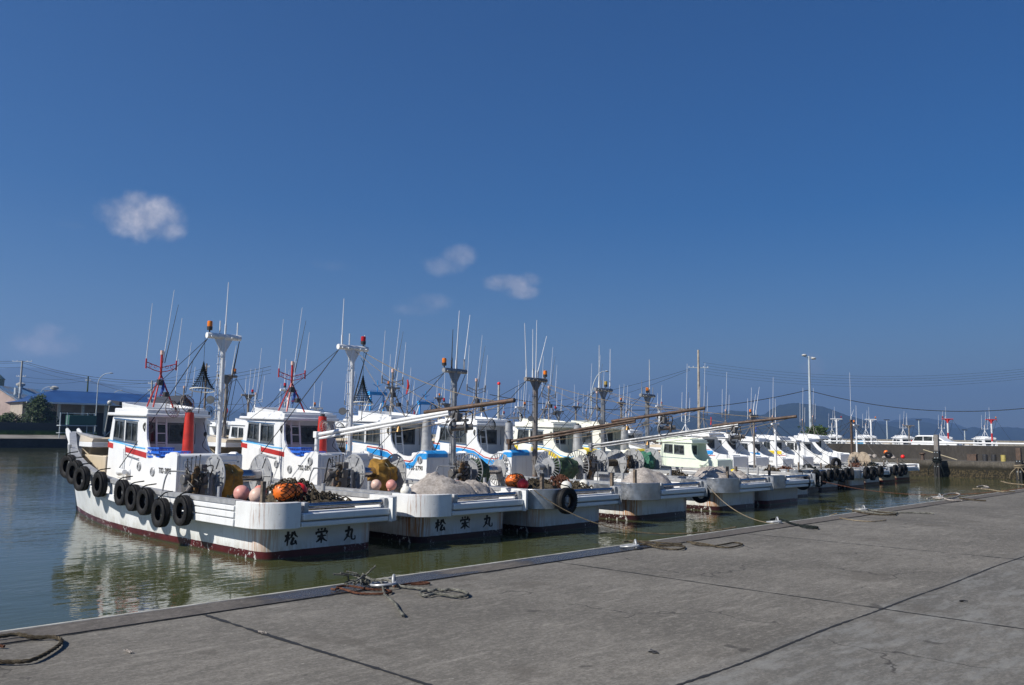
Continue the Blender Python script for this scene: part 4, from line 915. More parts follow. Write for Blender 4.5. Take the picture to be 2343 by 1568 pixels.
# second row, bows out beyond the first
rnd = random.Random(5)
G2 = 'fishing boats in the second row behind the moored boats'
gant = {2: (.3, 6.4, .55, 5.3), 3: (-.5, 6.2, .55, 4.9)}
second = [(21.5, 43, m_white, bb, 'small white cabin boat seen between the two red striped boats'), (27.5, 46, m_white, [], 'plain white cabin boat behind the second boat'),
          (33.5, 44.5, m_white, b2, 'white cabin boat with grey mast and coned net behind the blue striped boats'), (39.5, 46, m_cream_white, [], 'cream cabin boat behind the power block'),
          (46, 45, m_white, bb, 'white cabin boat behind the yellow striped boat with a thin mast'), (53, 47, m_white, [], 'white cabin boat beneath the grey awning'), (60, 46, m_white, b3, 'white cabin boat with yellow stripe seen between net drums'),
          (66, 46, m_white, b2, 'white cabin boat behind the pale green boat'), (72, 50, m_white, [], 'white cabin boat at the far end of the second row'),
          (30.5, 56, m_white, bb, 'farther white boat showing between the second and third boats'), (37, 58, m_white, [], 'farther white boat whose mast stands left of the blue gantry'), (43.5, 57, m_white, b4, 'farther white boat between the blue gantries and the spoked drum boat'),
          (50, 58, m_white, [], 'farther white boat behind the cream boats'), (57.5, 58, m_white, bb, 'farther white boat left of the timber pole'), (64.5, 59, m_white, b2, 'farther white boat just right of the timber pole'), (71, 60, m_white, [], 'farthest white boat before the hill')]
for i, (x, y, pm, bd, lab) in enumerate(second):
    boat(dict(lod=1, x=x, y=y - 9 + 2, sh=-.2, gantry=gant.get(i), awning=i == 5, label=lab, group=G2, paint=pm, bands=bd, swoop=i % 2, hull=hw1, corner=m_aluplate, tripod=(m_galv, m_white, m_galv)[i % 3], ah=rnd.uniform(-.3, .9), hoops=((rnd.uniform(-.6, .6), 6.5, 3.9, .3, m_drope), (rnd.uniform(.3, 1.), 6.6, 3.7, .27, m_drope)),
        mast=dict(x=rnd.uniform(-.3, .3), y=4.8, z0=.85, z1=rnd.uniform(4.6, 6.0), m=(m_galv, m_white, m_grey)[i % 3], r=.09, w=.55, beacon=(m_amber, m_rbeac)[i % 2], bs=rnd.uniform(-.9, .9), ants=((-.5, rnd.uniform(1.2, 2.4), .02, m_white), (.5, rnd.uniform(1.2, 2.2), .15, m_whiteb))), flag=(.2, 8.3, 4.6, (m_flagb, m_flagr)[i % 2]) if i % 3 == 0 else None))
# boats beyond the pier
G3 = 'fishing boats moored beyond the parapet wall'
def rw(name):
    t = NT(name).set(.5); o = t.xyz(); a = t.ramp(t.math('PINGPONG', t.math('ADD', o['Z'], .2), 1.25), .66, .7); t.color(t.mix(a, (.62, .62, .62), (.5, .03, .03))); return t.m
m_rw = rw('red_and_white_mast_paint')
for (px, lab, mm, fl, z1, bc) in ((1893, 'boat beyond the wall with a white mast and a green bush at its left', m_white, None, 5.4, m_rbeac), (1974, 'boat beyond the wall with white crossbar mast and blue sided cabin', m_white, m_flagb, 5.4, m_amber),
                        (2063, 'low white boat beyond the wall with a red flag, left of the white car', m_galv, m_flagr, 4.6, None), (2155, 'boat beyond the wall with red and white mast directly behind the white car', m_rw, None, 5.6, m_rbeac), (2258, 'rightmost boat beyond the wall with red and white mast and a jib over its cabin', m_rw, None, 5.6, m_amber)):
    v = ray(px, 1003); d = 118.; p = CAM + v * (d / v.dot(_fw))
    boat(dict(lod=1, x=p.x, y=p.y - 5, label=lab, group=G3, hull=hw1, rot=-.7, corner=m_aluplate, tripod=m_white, mast=dict(x=-.3, y=6.9, z0=2., z1=z1 + .4, m=mm, r=.12, w=.85, beacon=bc, bs=-.85 if px == 2155 else .85, ants=((-.3, 1.8, 0, m_white),)), flag=(.5, 8.3, 4.7, fl) if fl else None, bands=[([(10.27, 2.9), (8.0, 2.9)], .6, m_lblue)] if px == 1974 else []))

# ------------------------------------------------------------------ tyres
mb = MB(); prof_t = [(.19, -.085), (.22, -.105), (.29, -.115), (.335, -.10), (.355, -.07), (.345, -.06), (.36, -.045), (.36, -.012), (.36, .012), (.36, .045), (.345, .06), (.355, .07), (.335, .10), (.29, .115), (.22, .105), (.19, .085), (.2, .06), (.27, .085), (.315, .05), (.315, -.05), (.27, -.085), (.2, -.06)]
mb.lathe(prof_t, (0, 0, 0), (1, 0, 0), 36, True)
b0 = len(mb.v)
for k in range(44):                                   # tread blocks on the shoulders
    t_ = 2 * math.pi * k / 44
    for s in (-1, 1):
        m_ = Matrix.Rotation(t_, 4, 'X') @ Matrix.Translation((s * .09, 0, .338)); mb.box(-.016, .016, -.014, .014, -.01, .018, m_)
for v_ in mb.v: v_.x *= .84
tyre0 = mb.build('tyre_fender', m_rub, None, ang=40)
tyre_used = [False]
def tyre(p, rz, label, group, s=1., rope=True, tilt=(0, 0), top=None):
    if tyre_used[0]: o = tyre0.copy(); col.objects.link(o)
    else: o = tyre0; tyre_used[0] = True
    o.location = p; o.rotation_euler = (tilt[0], tilt[1], rz); o.scale = (s, s, s); tag(o, label, 'tyre fender', group)
    if rope:
        m = MB(); zt = .35 if top is None else (top - p[2]) / s
        m.tube(smoothpath([(.0, 0, .20), (-.1, .0, .33), (-.02, .0, .40), (.10, .02, max(.42, zt)), (.28, .02, max(.44, zt + .02))], 4), .016, 6); r_ = m.build('hanging_rope', m_drope, o)
    return o
ordn = ['first', 'second', 'third', 'fourth', 'fifth', 'sixth', 'seventh', 'eighth', 'ninth', 'tenth', 'eleventh', 'twelfth', 'thirteenth', 'fourteenth', 'fifteenth']
def side_pt(px, py, xc, ys=17.1):                     # where a sight line meets the port side of a boat's rubbing band
    v = ray(px, py); X = xc - 2.1
    for _ in range(12):
        p = CAM + v * (X / v.x); X = xc - interp(HS, p.y - ys) - .20
    return CAM + v * (X / v.x)
G = 'black tyres hung along the port side of the nearest boat'
for i, (px, py, s) in enumerate(((418, 1168, 1.), (368, 1173, 1.), (332, 1147, .97), (305, 1139, .95), (279, 1127, .95), (228, 1108, .98), (187, 1095, 1.), (171, 1080, 1.), (157, 1067, 1.))):
    p = side_pt(px, py, 11.75); e = 1e-2; yl = p.y - 17.1; sl_ = (interp(HS, yl + .4) - interp(HS, yl - .4)) / .8
    tyre(p, math.atan2(sl_, 1) * -1, 'black tyre on the side of the nearest boat, %s from its stern' % ordn[i] if i < 8 else 'black tyre at the bow of the nearest boat, foremost of its row', G, s, top=interp(ZS, yl) + ZW)
o = UY(1297, 1146, 15.98); tyre((o.x, 15.98, o.z), R(90), 'single large tyre hanging flat on the third boat metal stern corner', None, 1.05, top=.12)
del_g = bpy.data.objects[-1] if False else None
o = UY(1605, 1131, 17.0); tyre((o.x + .1, 17.1, o.z), R(12), 'black tyre at the right stern corner of the fourth boat', None, .95, top=.1)
o = UY(1836, 1104, 17.2); tyre((o.x, 17.2, o.z), R(20), 'black tyre at the right stern corner of the sixth boat', None, .95, top=.1)
G = 'black tyres crowded over the sterns of the far boats'
n = 0; names = {7: 'pale green', 8: 'blue and thin red striped', 9: 'red edged', 10: 'broad blue striped', 11: 'yellow striped', 12: 'tan drum', 13: 'rusty stern'}
for k, xs in ((7, (-.9, .5, 1.5)), (8, (-1.6, -.7, .3, 1.4)), (9, (-1.7, -.8, .1, 1.0, 1.7)), (10, (-1.5, -.4, .7, 1.6)), (11, (-1.7, -.6, 1.5)), (12, (-1.6, -.9, .3, 1.1, 1.7)), (13, (-1.6,))):
    b = boats[k]
    for j, x in enumerate(xs):
        corner_ = abs(x) > 1.4
        tyre((b.location.x + x * .86 + (.3 if x > 1.4 else (-.3 if x < -1.4 else 0)), b.location.y + (-.68 if not corner_ else -.3), ZW + .86 + .06 * math.sin(j * 2.3)), R(90) if not corner_ else R(60) * (1 if x > 0 else -1), 'stern tyre of the %s boat, %s from its left' % (names[k], ordn[j]), G, .98, top=.12)
for j, (x, y) in enumerate(((51.9, 21.5),)):
    o = tyre((x, y + .2, .18), R(70), 'black tyre propped upright on deck below a boat number', None, 1.05, False)

# ------------------------------------------------------------------ buoys, nets, tarpaulins, crates on the decks
def ballthing(bk, x, y, z, r, m, lab, grp=None, name='buoy'):
    b = boats[bk]; r *= .9; root = MB(); root.ball((0, 0, 0), r, n=24); o = root.build(name, m, ang=80); o.location = (b.location.x + x, b.location.y + y, ZW + z); o.rotation_euler = (random.uniform(-.5, .5), random.uniform(-.5, .5), 0)
    e = MB(); e.cyl((0, 0, -r * 1.18), (0, 0, -r * .95), r * .2, r * .28, 12); e.build('rope_eye', m, o); tag(o, lab, 'buoy', grp); return o
ballthing(1, -1.52, 1.05, 1.43, .20, m_pink, 'pale pink buoy at the left of the group on the nearest boat'); ballthing(1, -1.48, .42, 1.40, .205, m_pale, 'large faded peach buoy in front of the other buoys on the nearest boat')
ballthing(1, -1.02, 1.1, 1.44, .17, plain('salmon_buoy', (.72, .25, .19), .4, var=.2), 'salmon red buoy beside the wooden post on the nearest boat')
ballthing(1, -.13, .85, 1.42, .235, m_redb, 'bright red buoy behind the netted orange float on the nearest boat')
def netted(bk, x, y, z, r, L, rz, lab):
    b = boats[bk]; root = MB(); pr = [(1e-4, -L), (r * .55, -L * .97), (r * .88, -L * .85), (r, -L * .6), (r, L * .6), (r * .88, L * .85), (r * .55, L * .97), (1e-4, L)]
    root.lathe(pr, (0, 0, 0), (1, 0, 0), 28); o = root.build('netted_float', m_orange, ang=80); o.location = (b.location.x + x, b.location.y + y, ZW + z); o.rotation_euler = (0, 0, rz)
    m = MB(); rad = lambda t: interp([(p[1], p[0]) for p in pr], t) + .006
    for k in range(9):
        for s in (-1, 1):
            a0 = 2 * math.pi * k / 9; m.tube([(-L * .97 + 1.94 * L * i / 14, rad(-L * .97 + 1.94 * L * i / 14) * math.cos(a0 + s * i * .17), rad(-L * .97 + 1.94 * L * i / 14) * math.sin(a0 + s * i * .17)) for i in range(15)], .0075, 4)
    m.hoop((L * .15, 0, 0), (1, 0, 0), r + .012, .014, 28, 5); m.build('float_netting', m_drope, o); tag(o, lab, 'float'); return o
netted(1, -.62, .55, 1.45, .20, .36, .25, 'orange float wrapped in black netting on the stern of the nearest boat')
netted(3, -1.32, 1.1, 1.46, .21, .34, .2, 'orange barrel float with rope hoops on the third boat')
ballthing(3, -1.75, .4, 1.40, .19, m_redb, 'red buoy beside the orange barrel float on the third boat')
for j, (x, y, r, m, c) in enumerate(((.75, 1.9, .17, m_pink, 'salmon pink'), (.45, 2.1, .17, m_pale, 'peach'), )): ballthing(1, x + .35, y + .6, 1.42, r, m, c + ' buoy behind the rope pile on the nearest boat')
for j, (x, y, c, m) in enumerate(((-1.45, 2.1, 'peach coloured buoy', m_pale), (-1.15, 1.8, 'salmon coloured buoy', m_pink), (-1.7, .5, 'white float', m_whiteb))): ballthing(2, x, y, 1.42 if j < 2 else 1.33, .165, m, c + ' beside the grey net heap on the second boat')
for j, (x, y) in enumerate(((1.35, 1.8), (1.15, 1.2))): ballthing(2, x, y, 1.35, .15, m_pink, ('left' if j else 'right') + ' pink buoy right of the grey net heap on the second boat')
for j, (x, y) in enumerate(((-.5, .2), (.75, .5))): ballthing(3, x + .5, y, 1.30, .19, m_whiteb, ('left' if j == 0 else 'right') + ' white float on the stern of the third boat')
for j, (x, y) in enumerate(((.75, 1.1), (1.2, 1.3), (1.5, 1.2))): ballthing(4, x - .2, y, 1.38, .15, (m_pale, m_pink, m_redb)[j], ('peach', 'pink', 'small red')[j] + ' buoy at the right of the stern on the fourth boat')
ballthing(5, .55, .5, 1.42, .19, m_yel, 'yellow buoy on the stern of the fifth boat')
ballthing(9, 1.0, 6.9, 2.35, .25, plain('dark_green_net', (.02, .07, .04), .8), 'dark green ball of net on a boat casing')
def heap(bk, x, y, rx, ry, h, m, lab, name='net_heap', seed=1, z=.84, fold=1.):
    b = boats[bk]; mm = MB(); n = 40; k = 14; rs = []
    for i in range(k + 1):
        t_ = i / k; rs.append([])
        for j in range(n):
            a = 2 * math.pi * j / n; q = 1 + .18 * noise.noise(Vector((math.cos(a) * 1.3, math.sin(a) * 1.3, seed)))
            r_ = (1 - t_) ** .9 if i < k else .001; px_, py_ = rx * q * r_ * math.cos(a), ry * q * r_ * math.sin(a)
            zz = h * math.sqrt(max(0, 1 - r_ * r_)) * (1 + .28 * noise.noise(Vector((px_ * 1.6, py_ * 1.6, seed * 3.1)))) + fold * .10 * noise.fractal(Vector((px_ * 5 + 3 * noise.noise(Vector((px_ * 2, py_ * 2, 9))), py_ * 4, seed)), .8, 2., 4) * (t_ > 0)
            rs[-1].append((px_, py_, max(-.02, zz)))
    mm.rings(rs, True, False); mm.face([k * n + j for j in range(n)]); o = mm.build(name, m, ang=50); o.location = (b.location.x + x, b.location.y + y, ZW + z); tag(o, lab, 'net' if 'net' in name else 'rope pile')
    return o
def ropepile(bk, x, y, rx, ry, h, m, lab, seed, n=26, r=.018, z=.84):
    o = heap(bk, x, y, rx * .9, ry * .9, h * .75, m_brope if m is not m_redrope else m, lab, 'rope_pile', seed, z); rnd = random.Random(seed); mm = MB()
    for i in range(n):
        cx_, cy_ = rnd.uniform(-.6, .6) * rx, rnd.uniform(-.6, .6) * ry; a0 = rnd.uniform(0, 6.3); L = rnd.uniform(.5, 2.6); ra, rb = rnd.uniform(.15, .55) * rx, rnd.uniform(.2, .6) * ry; pts = []
        for j in range(9):
            a = a0 + L * j / 8; q = (cx_ + ra * math.cos(a), cy_ + rb * math.sin(a)); d_ = min(1, (q[0] / rx) ** 2 + (q[1] / ry) ** 2); pts.append((q[0], q[1], max(.03, h * (1 - d_) ** .6 * rnd.uniform(.8, 1.12))))
        mm.tube(smoothpath(pts, 2), r * rnd.uniform(.7, 1.3), 5)
    mm.build('rope_coil', m, o); return o
heap(2, -.45, .55, 1.25, .95, .82, m_net, 'grey beige net heaped high on the stern of the second boat', seed=3)
heap(2, .75, .45, .75, .7, .62, m_net, 'lower grey net fold at the right of the second boat stern', seed=4)
heap(4, -.55, .35, 1.2, .9, .86, m_net, 'smooth pale net heaped on the stern of the fourth boat', seed=5, fold=.7)
heap(5, -1.0, .45, 1.1, .9, .92, m_net, 'pale pointed net heap on the stern of the fifth boat', seed=6)
heap(5, .2, .3, .8, .7, .7, m_net, 'low pale net tail beside the pointed heap on the fifth boat', seed=8)
ropepile(1, .35, 1.9, .95, .9, .78, m_brope, 'tall pile of brown ropes and hoses before the yellow tarpaulin, on the nearest boat', 11, 46)
ropepile(1, .1, .5, 1.4, .55, .55, m_brope, 'low brown rope pile along the stern opening of the nearest boat', 12, 40)
ropepile(1, -1.3, 1.6, .5, .9, .48, m_drope, 'black rope coil under the pink buoys of the nearest boat', 14, 18)
ropepile(3, -.2, 1.2, 1.1, .9, .62, m_brope, 'dark brown rope pile on the stern of the third boat', 15, 34)
ropepile(3, .9, .5, .9, .7, .55, m_brope, 'brown rope pile at the right of the third boat stern', 16, 30)
ropepile(3, 1.0, 1.3, .75, .7, .68, m_redrope, 'rust red rope and net pile on the stern of the third boat', 17, 34)
ropepile(4, .9, 1.3, .7, .7, .6, m_brope, 'brown rope pile right of the pale net on the fourth boat', 18, 22)
ropepile(5, -1.0, 2.2, .7, .6, .66, m_brope, 'brown rope pile behind the pointed net heap on the fifth boat', 19, 22)
ropepile(2, 1.5, 2.2, .5, .7, .62, m_brope, 'brown rope pile right of the drum on the second boat', 20, 18)
for bk, x, y, m, c in ((7, .4, 1.6, m_brope, 'brown'), (8, -.3, 1.2, m_redrope, 'rust red'), (9, .5, 1.5, m_drope, 'black'), (10, -.5, 1.3, m_brope, 'brown'), (11, .3, 1.2, m_redrope, 'rust red'), (12, -.6, 1.0, m_drope, 'black')):
    ropepile(bk, x, y, .9, .7, .6, m, c + ' rope pile on the deck of the %s boat' % {7: 'pale green', 8: 'thin red striped', 9: 'red edged', 10: 'broad blue striped', 11: 'yellow striped', 12: 'tan drum'}[bk], 40 + bk, 20, .024, .75)
def tarp(bk, x0, x1, yc, zc, r, m, lab, seed):
    b = boats[bk]; mm = MB(); rs = []; n = 26; k = 11
    for i in range(k + 1):
        t_ = i / k; x = lerp(x0, x1, t_); rs.append([])
        for j in range(n):
            a = 2 * math.pi * j / n; f_ = r * (1.0 - .55 * abs(t_ - .3) ** 1.3) * (1 + .30 * noise.noise(Vector((math.cos(a) * 2.2, math.sin(a) * 2.2 + t_ * 2.5, seed))) + .09 * math.cos(5 * a + t_ * 6))
            hang = 1 + .62 * max(0, -math.sin(a)) ** 2 * (.5 + math.sin(3.1 * t_)); rs[-1].append((x + .05 * noise.noise(Vector((a, t_, seed))) + .05 * max(0, -math.sin(a)), f_ * math.cos(a) * .95, f_ * math.sin(a) * hang))
    mm.rings(rs, True, True); o = mm.build('tarpaulin', m, ang=28); o.location = (b.location.x, b.location.y + yc, ZW + zc); tag(o, lab, 'tarpaulin')
    e = MB(); e.hoop((lerp(x0, x1, .45), 0, -.03), (1, .1, .12), r * .97, .008, 26, 4); e.build('tie_rope', m_grope, o)
tarp(1, -.76, -.12, 3.7, 1.68, .34, m_tarp, 'mustard tarpaulin wrapped over the net drum of the nearest boat', 3)
tarp(2, -.35, .40, 3.7, 1.66, .40, m_tarp, 'mustard tarpaulin on the right half of the second boat drum', 5)
tarp(3, -.7, -.15, 3.6, 1.68, .38, m_gtarp, 'dark green tarpaulin on the net drum of the third boat', 7)
tarp(4, -.75, .35, 4.4, 1.64, .42, m_gtarp, 'dark green tarpaulin slumped between the spoked wheels of the fourth boat', 8)
tarp(6, -1.1, -.5, 6.7, 1.68, .45, plain('sea_green_tarpaulin', (.05, .19, .12), .8, var=.4, bump=.3), 'sea green cloth draped on the net drum of the sixth boat', 9)
def crate(bk, x, y, z, rz, lab):
    b = boats[bk]; m = MB(); w, l, h = .22, .32, .15
    m.box(-w, w, -l, l, 0, .012); 
    for (a, c, e, f_) in ((-w, -w + .012, -l, l), (w - .012, w, -l, l), (-w, w, -l, -l + .012), (-w, w, l - .012, l)):
        m.box(a, c, e, f_, .0, .05); m.box(a, c, e, f_, h - .035, h)
    for s in (-1, 1):
        for k in range(9): y_ = -l + (2 * l) * k / 8; m.box(s * w - .006, s * w + .006, y_ - .008, y_ + .008, .04, h - .03)
        for k in range(7): x_ = -w + (2 * w) * k / 6; m.box(x_ - .008, x_ + .008, s * l - .006, s * l + .006, .04, h - .03)
    m.box(-w - .015, w + .015, -l - .015, -l, h - .03, h); m.box(-w - .015, w + .015, l, l + .015, h - .03, h); m.box(-w - .015, -w, -l, l, h - .03, h); m.box(w, w + .015, -l, l, h - .03, h)
    o = m.build('fish_crate', m_crate); o.location = (b.location.x + x, b.location.y + y, ZW + z); o.rotation_euler = (0, 0, rz); tag(o, lab, 'crate', 'blue fish crates beside the red funnels'); return o
crate(1, -.7, 7.1, 2.07, .1, 'lower blue crate next to the ladder of the nearest boat'); crate(1, -.69, 7.12, 2.21, .05, 'top blue crate of the stack on the nearest boat'); crate(1, -.55, 6.5, 2.12, .5, 'blue crate left of the red funnel on the nearest boat')
crate(2, -.7, 7.15, 2.07, .1, 'lower blue crate next to the ladder of the second boat'); crate(2, -.69, 7.15, 2.21, .15, 'top blue crate of the stack on the second boat'); crate(2, -.6, 6.5, 2.10, .3, 'single blue crate beside the funnel of the second boat')

# ------------------------------------------------------------------ ropes and rings on the quay
def strands(m, pts, r, k=3, tw=9.):
    """a laid rope: three strands twisted round the path"""
    pts = smoothpath(pts, 10); n = len(pts); L = 0; rr = []; acc = [0]
    for i in range(1, n): acc.append(acc[-1] + (pts[i] - pts[i - 1]).length)
    q = []; tot = acc[-1]; steps = max(8, int(tot / (r * 1.4))); j = 0
    for i in range(steps + 1):
        s_ = tot * i / steps
        while j < n - 2 and acc[j + 1] < s_: j += 1
        q.append(pts[j].lerp(pts[j + 1], (s_ - acc[j]) / max(1e-6, acc[j + 1] - acc[j])))
    for c in range(k):
        P_ = []
        for i, p in enumerate(q):
            t_ = (q[min(i + 1, steps)] - q[max(i - 1, 0)]).normalized(); a = t_.cross(Vector((0, 0, 1))); a = a.normalized() if a.length > .01 else Vector((1, 0, 0)); b = t_.cross(a); ph = 2 * math.pi * c / k + i * .75
            P_.append(p + (a * math.cos(ph) + b * math.sin(ph)) * r * .52)
        m.tube(P_, r * .58, 5)
def qrope(pxs, r, mat, lab, lift=None, name='mooring_rope', grp='ropes lying along the quay edge'):
    pts = []
    for i, p in enumerate(pxs):
        w = U(p[0], p[1], .02); z = p[2] if len(p) > 2 else 0; pts.append(Vector((w.x, w.y, r + .004 + (.012 if w.y > QY - .42 else 0) + z)))
    r *= .68; m = MB(); strands(m, pts, r); o = m.build(name, mat, ang=60); tag(o, lab, 'rope', grp); return o
qrope([(-60, 1470), (0, 1462), (40, 1457), (80, 1460), (118, 1459), (136, 1463), (141, 1469), (135, 1478), (118, 1490), (95, 1503), (70, 1513), (40, 1516), (0, 1516), (-60, 1512)], .022, m_brope, 'looped brown rope in the bottom left corner of the quay')
qrope([(-60, 1480), (-10, 1479), (0, 1478), (10, 1479)], .016, m_redrope, 'short red brown rope end inside the bottom left loop')
# group at the first ring
qrope([(835, 1322), (850, 1330), (868, 1336, .02), (890, 1338, .03), (915, 1342), (945, 1346), (968, 1349), (985, 1353), (1000, 1350), (1015, 1352), (1030, 1350), (1050, 1352), (1066, 1357), (1070, 1362), (1060, 1366), (1040, 1366), (1015, 1362), (995, 1360), (978, 1364), (965, 1362), (962, 1356), (975, 1352)], .022, m_grope, 'grey green mooring rope with a loop end right of the first ring')
qrope([(872, 1338, .03), (876, 1350, .02), (880, 1360), (892, 1370), (905, 1382), (912, 1395), (918, 1402), (924, 1408), (918, 1409)], .018, m_grope, 'grey rope tail with knotted end reaching towards the camera')
qrope([(770, 1347), (790, 1343), (815, 1346), (850, 1349), (880, 1350), (895, 1353), (885, 1358), (850, 1359), (815, 1357), (790, 1352), (775, 1349), (765, 1352), (758, 1350)], .017, m_redrope, 'red brown rope looped left of the first ring')
qrope([(900, 1342), (925, 1337), (950, 1334), (975, 1333), (982, 1335), (965, 1337), (940, 1337)], .016, m_redrope, 'thin red brown rope behind the ring')
rnd = random.Random(3); mm = MB()
for k in range(9):                                    # frayed knot at the bollard
    a = Vector(U(818 + rnd.uniform(-18, 30), 1335 + rnd.uniform(-2, 4), .05)); a.z = rnd.uniform(.02, .06)
    pts = [a + Vector((rnd.uniform(-.09, .09), rnd.uniform(-.07, .07), rnd.uniform(-.02, .07))) * i * .6 for i in range(5)]
    for p in pts: p.z = max(.03, p.z)
    strands(mm, pts, .009)
tag(mm.build('rope_knot', m_grope), 'tangled frayed knot of grey rope at the first ring', 'rope')
def ring(px, py, lab, s=1.):
    p = U(px, py, .03); m = MB(); m.hoop((0, 0, .028), (0, .08, 1), .13 * s, .014 * s, 30, 7); o = m.build('mooring_ring', m_alu); o.location = (p.x, p.y, .02)
    m = MB(); m.tube(smoothpath([(.10, -.05, 0), (.11, -.03, .07), (.14, 0, .10), (.17, .03, .07), (.18, .05, 0)]), .016, 8); m.build('anchor_eye', m_alu, o); tag(o, lab, 'mooring ring', 'steel rings along the quay'); return o
ring(876, 1340, 'steel ring in the nearest rope tangle on the quay edge'); ring(1440, 1252, 'steel ring with brown ropes, second along the quay'); ring(1770, 1196, 'steel ring with a black rope, third along the quay', 1.); ring(1970, 1167, 'steel ring under grey ropes, fourth along the quay'); ring(2145, 1138, 'steel ring in the white rope tangle, fifth along the quay')
qrope([(1455, 1250), (1480, 1249), (1500, 1252), (1520, 1256), (1545, 1258), (1562, 1256), (1565, 1251), (1545, 1249), (1510, 1249), (1470, 1244), (1440, 1241), (1425, 1243)], .02, m_brope, 'brown rope looping right from the second ring')
qrope([(1440, 1239), (1480, 1241), (1520, 1244), (1560, 1245), (1530, 1247), (1500, 1246)], .016, m_brope, 'thin olive rope along the coping by the second ring')
qrope([(1570, 1240), (1600, 1243), (1625, 1247), (1640, 1251), (1668, 1253), (1690, 1249), (1698, 1245), (1680, 1242), (1655, 1246), (1635, 1249), (1605, 1248), (1580, 1243)], .018, m_brope, 'brown rope figure of eight between second and third rings')
qrope([(1762, 1192), (1775, 1190), (1795, 1194), (1810, 1200), (1830, 1203), (1850, 1205), (1868, 1207), (1868, 1210), (1852, 1209), (1830, 1205)], .026, m_drope, 'black rope trailing from the third ring')
for i, q in enumerate(([(1935, 1166), (1960, 1170), (1990, 1174), (2020, 1177), (2048, 1176), (2050, 1173), (2020, 1172), (1985, 1168)], [(1965, 1164), (2000, 1170), (2030, 1173), (2080, 1174), (2125, 1175), (2135, 1176)], [(1950, 1170), (1990, 1177), (2040, 1179), (2045, 1176), (2000, 1173)])): qrope(q, .024, (m_grope, m_grope, m_brope)[i], ('thick grey rope', 'long straight grey rope', 'tan brown rope')[i] + ' at the fourth ring')
qrope([(1920, 1186), (1950, 1190), (1990, 1193), (2020, 1191), (2026, 1189)], .015, m_tan, 'thin tan rope lying alone on the quay slab')
for i, q in enumerate(([(2130, 1140), (2150, 1143), (2180, 1141), (2195, 1135), (2190, 1131), (2170, 1132), (2155, 1138), (2170, 1146), (2200, 1147)], [(2195, 1142), (2225, 1145), (2255, 1147)], [(2120, 1143), (2140, 1140), (2160, 1143)])): qrope(q, .03, (m_net, m_brope, m_net)[i], ('pale rope in a standing loop', 'short brown rope tail', 'small pale rope knot')[i] + ' at the fifth ring')
for i, q in enumerate(([(2225, 1121), (2260, 1122), (2290, 1127), (2320, 1127)], [(2235, 1116), (2250, 1114), (2262, 1118), (2245, 1120)], [(2290, 1103), (2310, 1108), (2342, 1111), (2380, 1113)])): qrope(q, .035, (m_tan, m_net, m_tan)[i], ('tan rope', 'pale rope knot', 'tan rope at the right picture edge')[i] + ' on the far part of the quay')
# mooring lines over the water
def line(p0, p1, s, r, lab, m=m_brope):
    mm = MB(); mm.tube(sag(p0, p1, s, 22), r, 6); tag(mm.build('mooring_line', m), lab, 'rope', 'mooring lines over the water')
a = UY(1217, 1118, 16.7); line(a, (14.2, 7.8, .03), .55, .013, 'dark line from the third boat past its tyre to the quay')
a = UY(1612, 1103, 17.0); line(a, (18.6, 7.8, .03), .75, .012, 'tan line from the fourth boat stern down to the quay', m_tan)
a = UY(1860, 1096, 19.); line(a, (43.0, 8.2, .03), .7, .014, 'long red brown line from the far boats to the quay', m_redrope)
# litter
for i, (px, py, s, m, lab) in enumerate(((293, 1494, .025, m_net, 'scrap of pale frayed string near the left joint'), (600, 1450, .022, m_net, 'tuft of pale fibre lying on the quay joint'), (1495, 1494, .028, m_dark, 'small dark twig in the middle of the slab'), (2205, 1378, .02, m_black, 'small black scrap on the right slab'))):
    p = U(px, py, 0); m_ = MB(); rn = random.Random(i)
    for k in range(6 if m is m_net else 3):
        pts = [Vector((rn.uniform(-s, s), rn.uniform(-s, s) * 2, .004 + rn.uniform(0, .015))) for _ in range(4)]; m_.tube(smoothpath(pts, 3), .003 if m is m_net else .006, 4)
    o = m_.build('litter', m); o.location = (p.x, p.y, 0); tag(o, lab, 'litter')

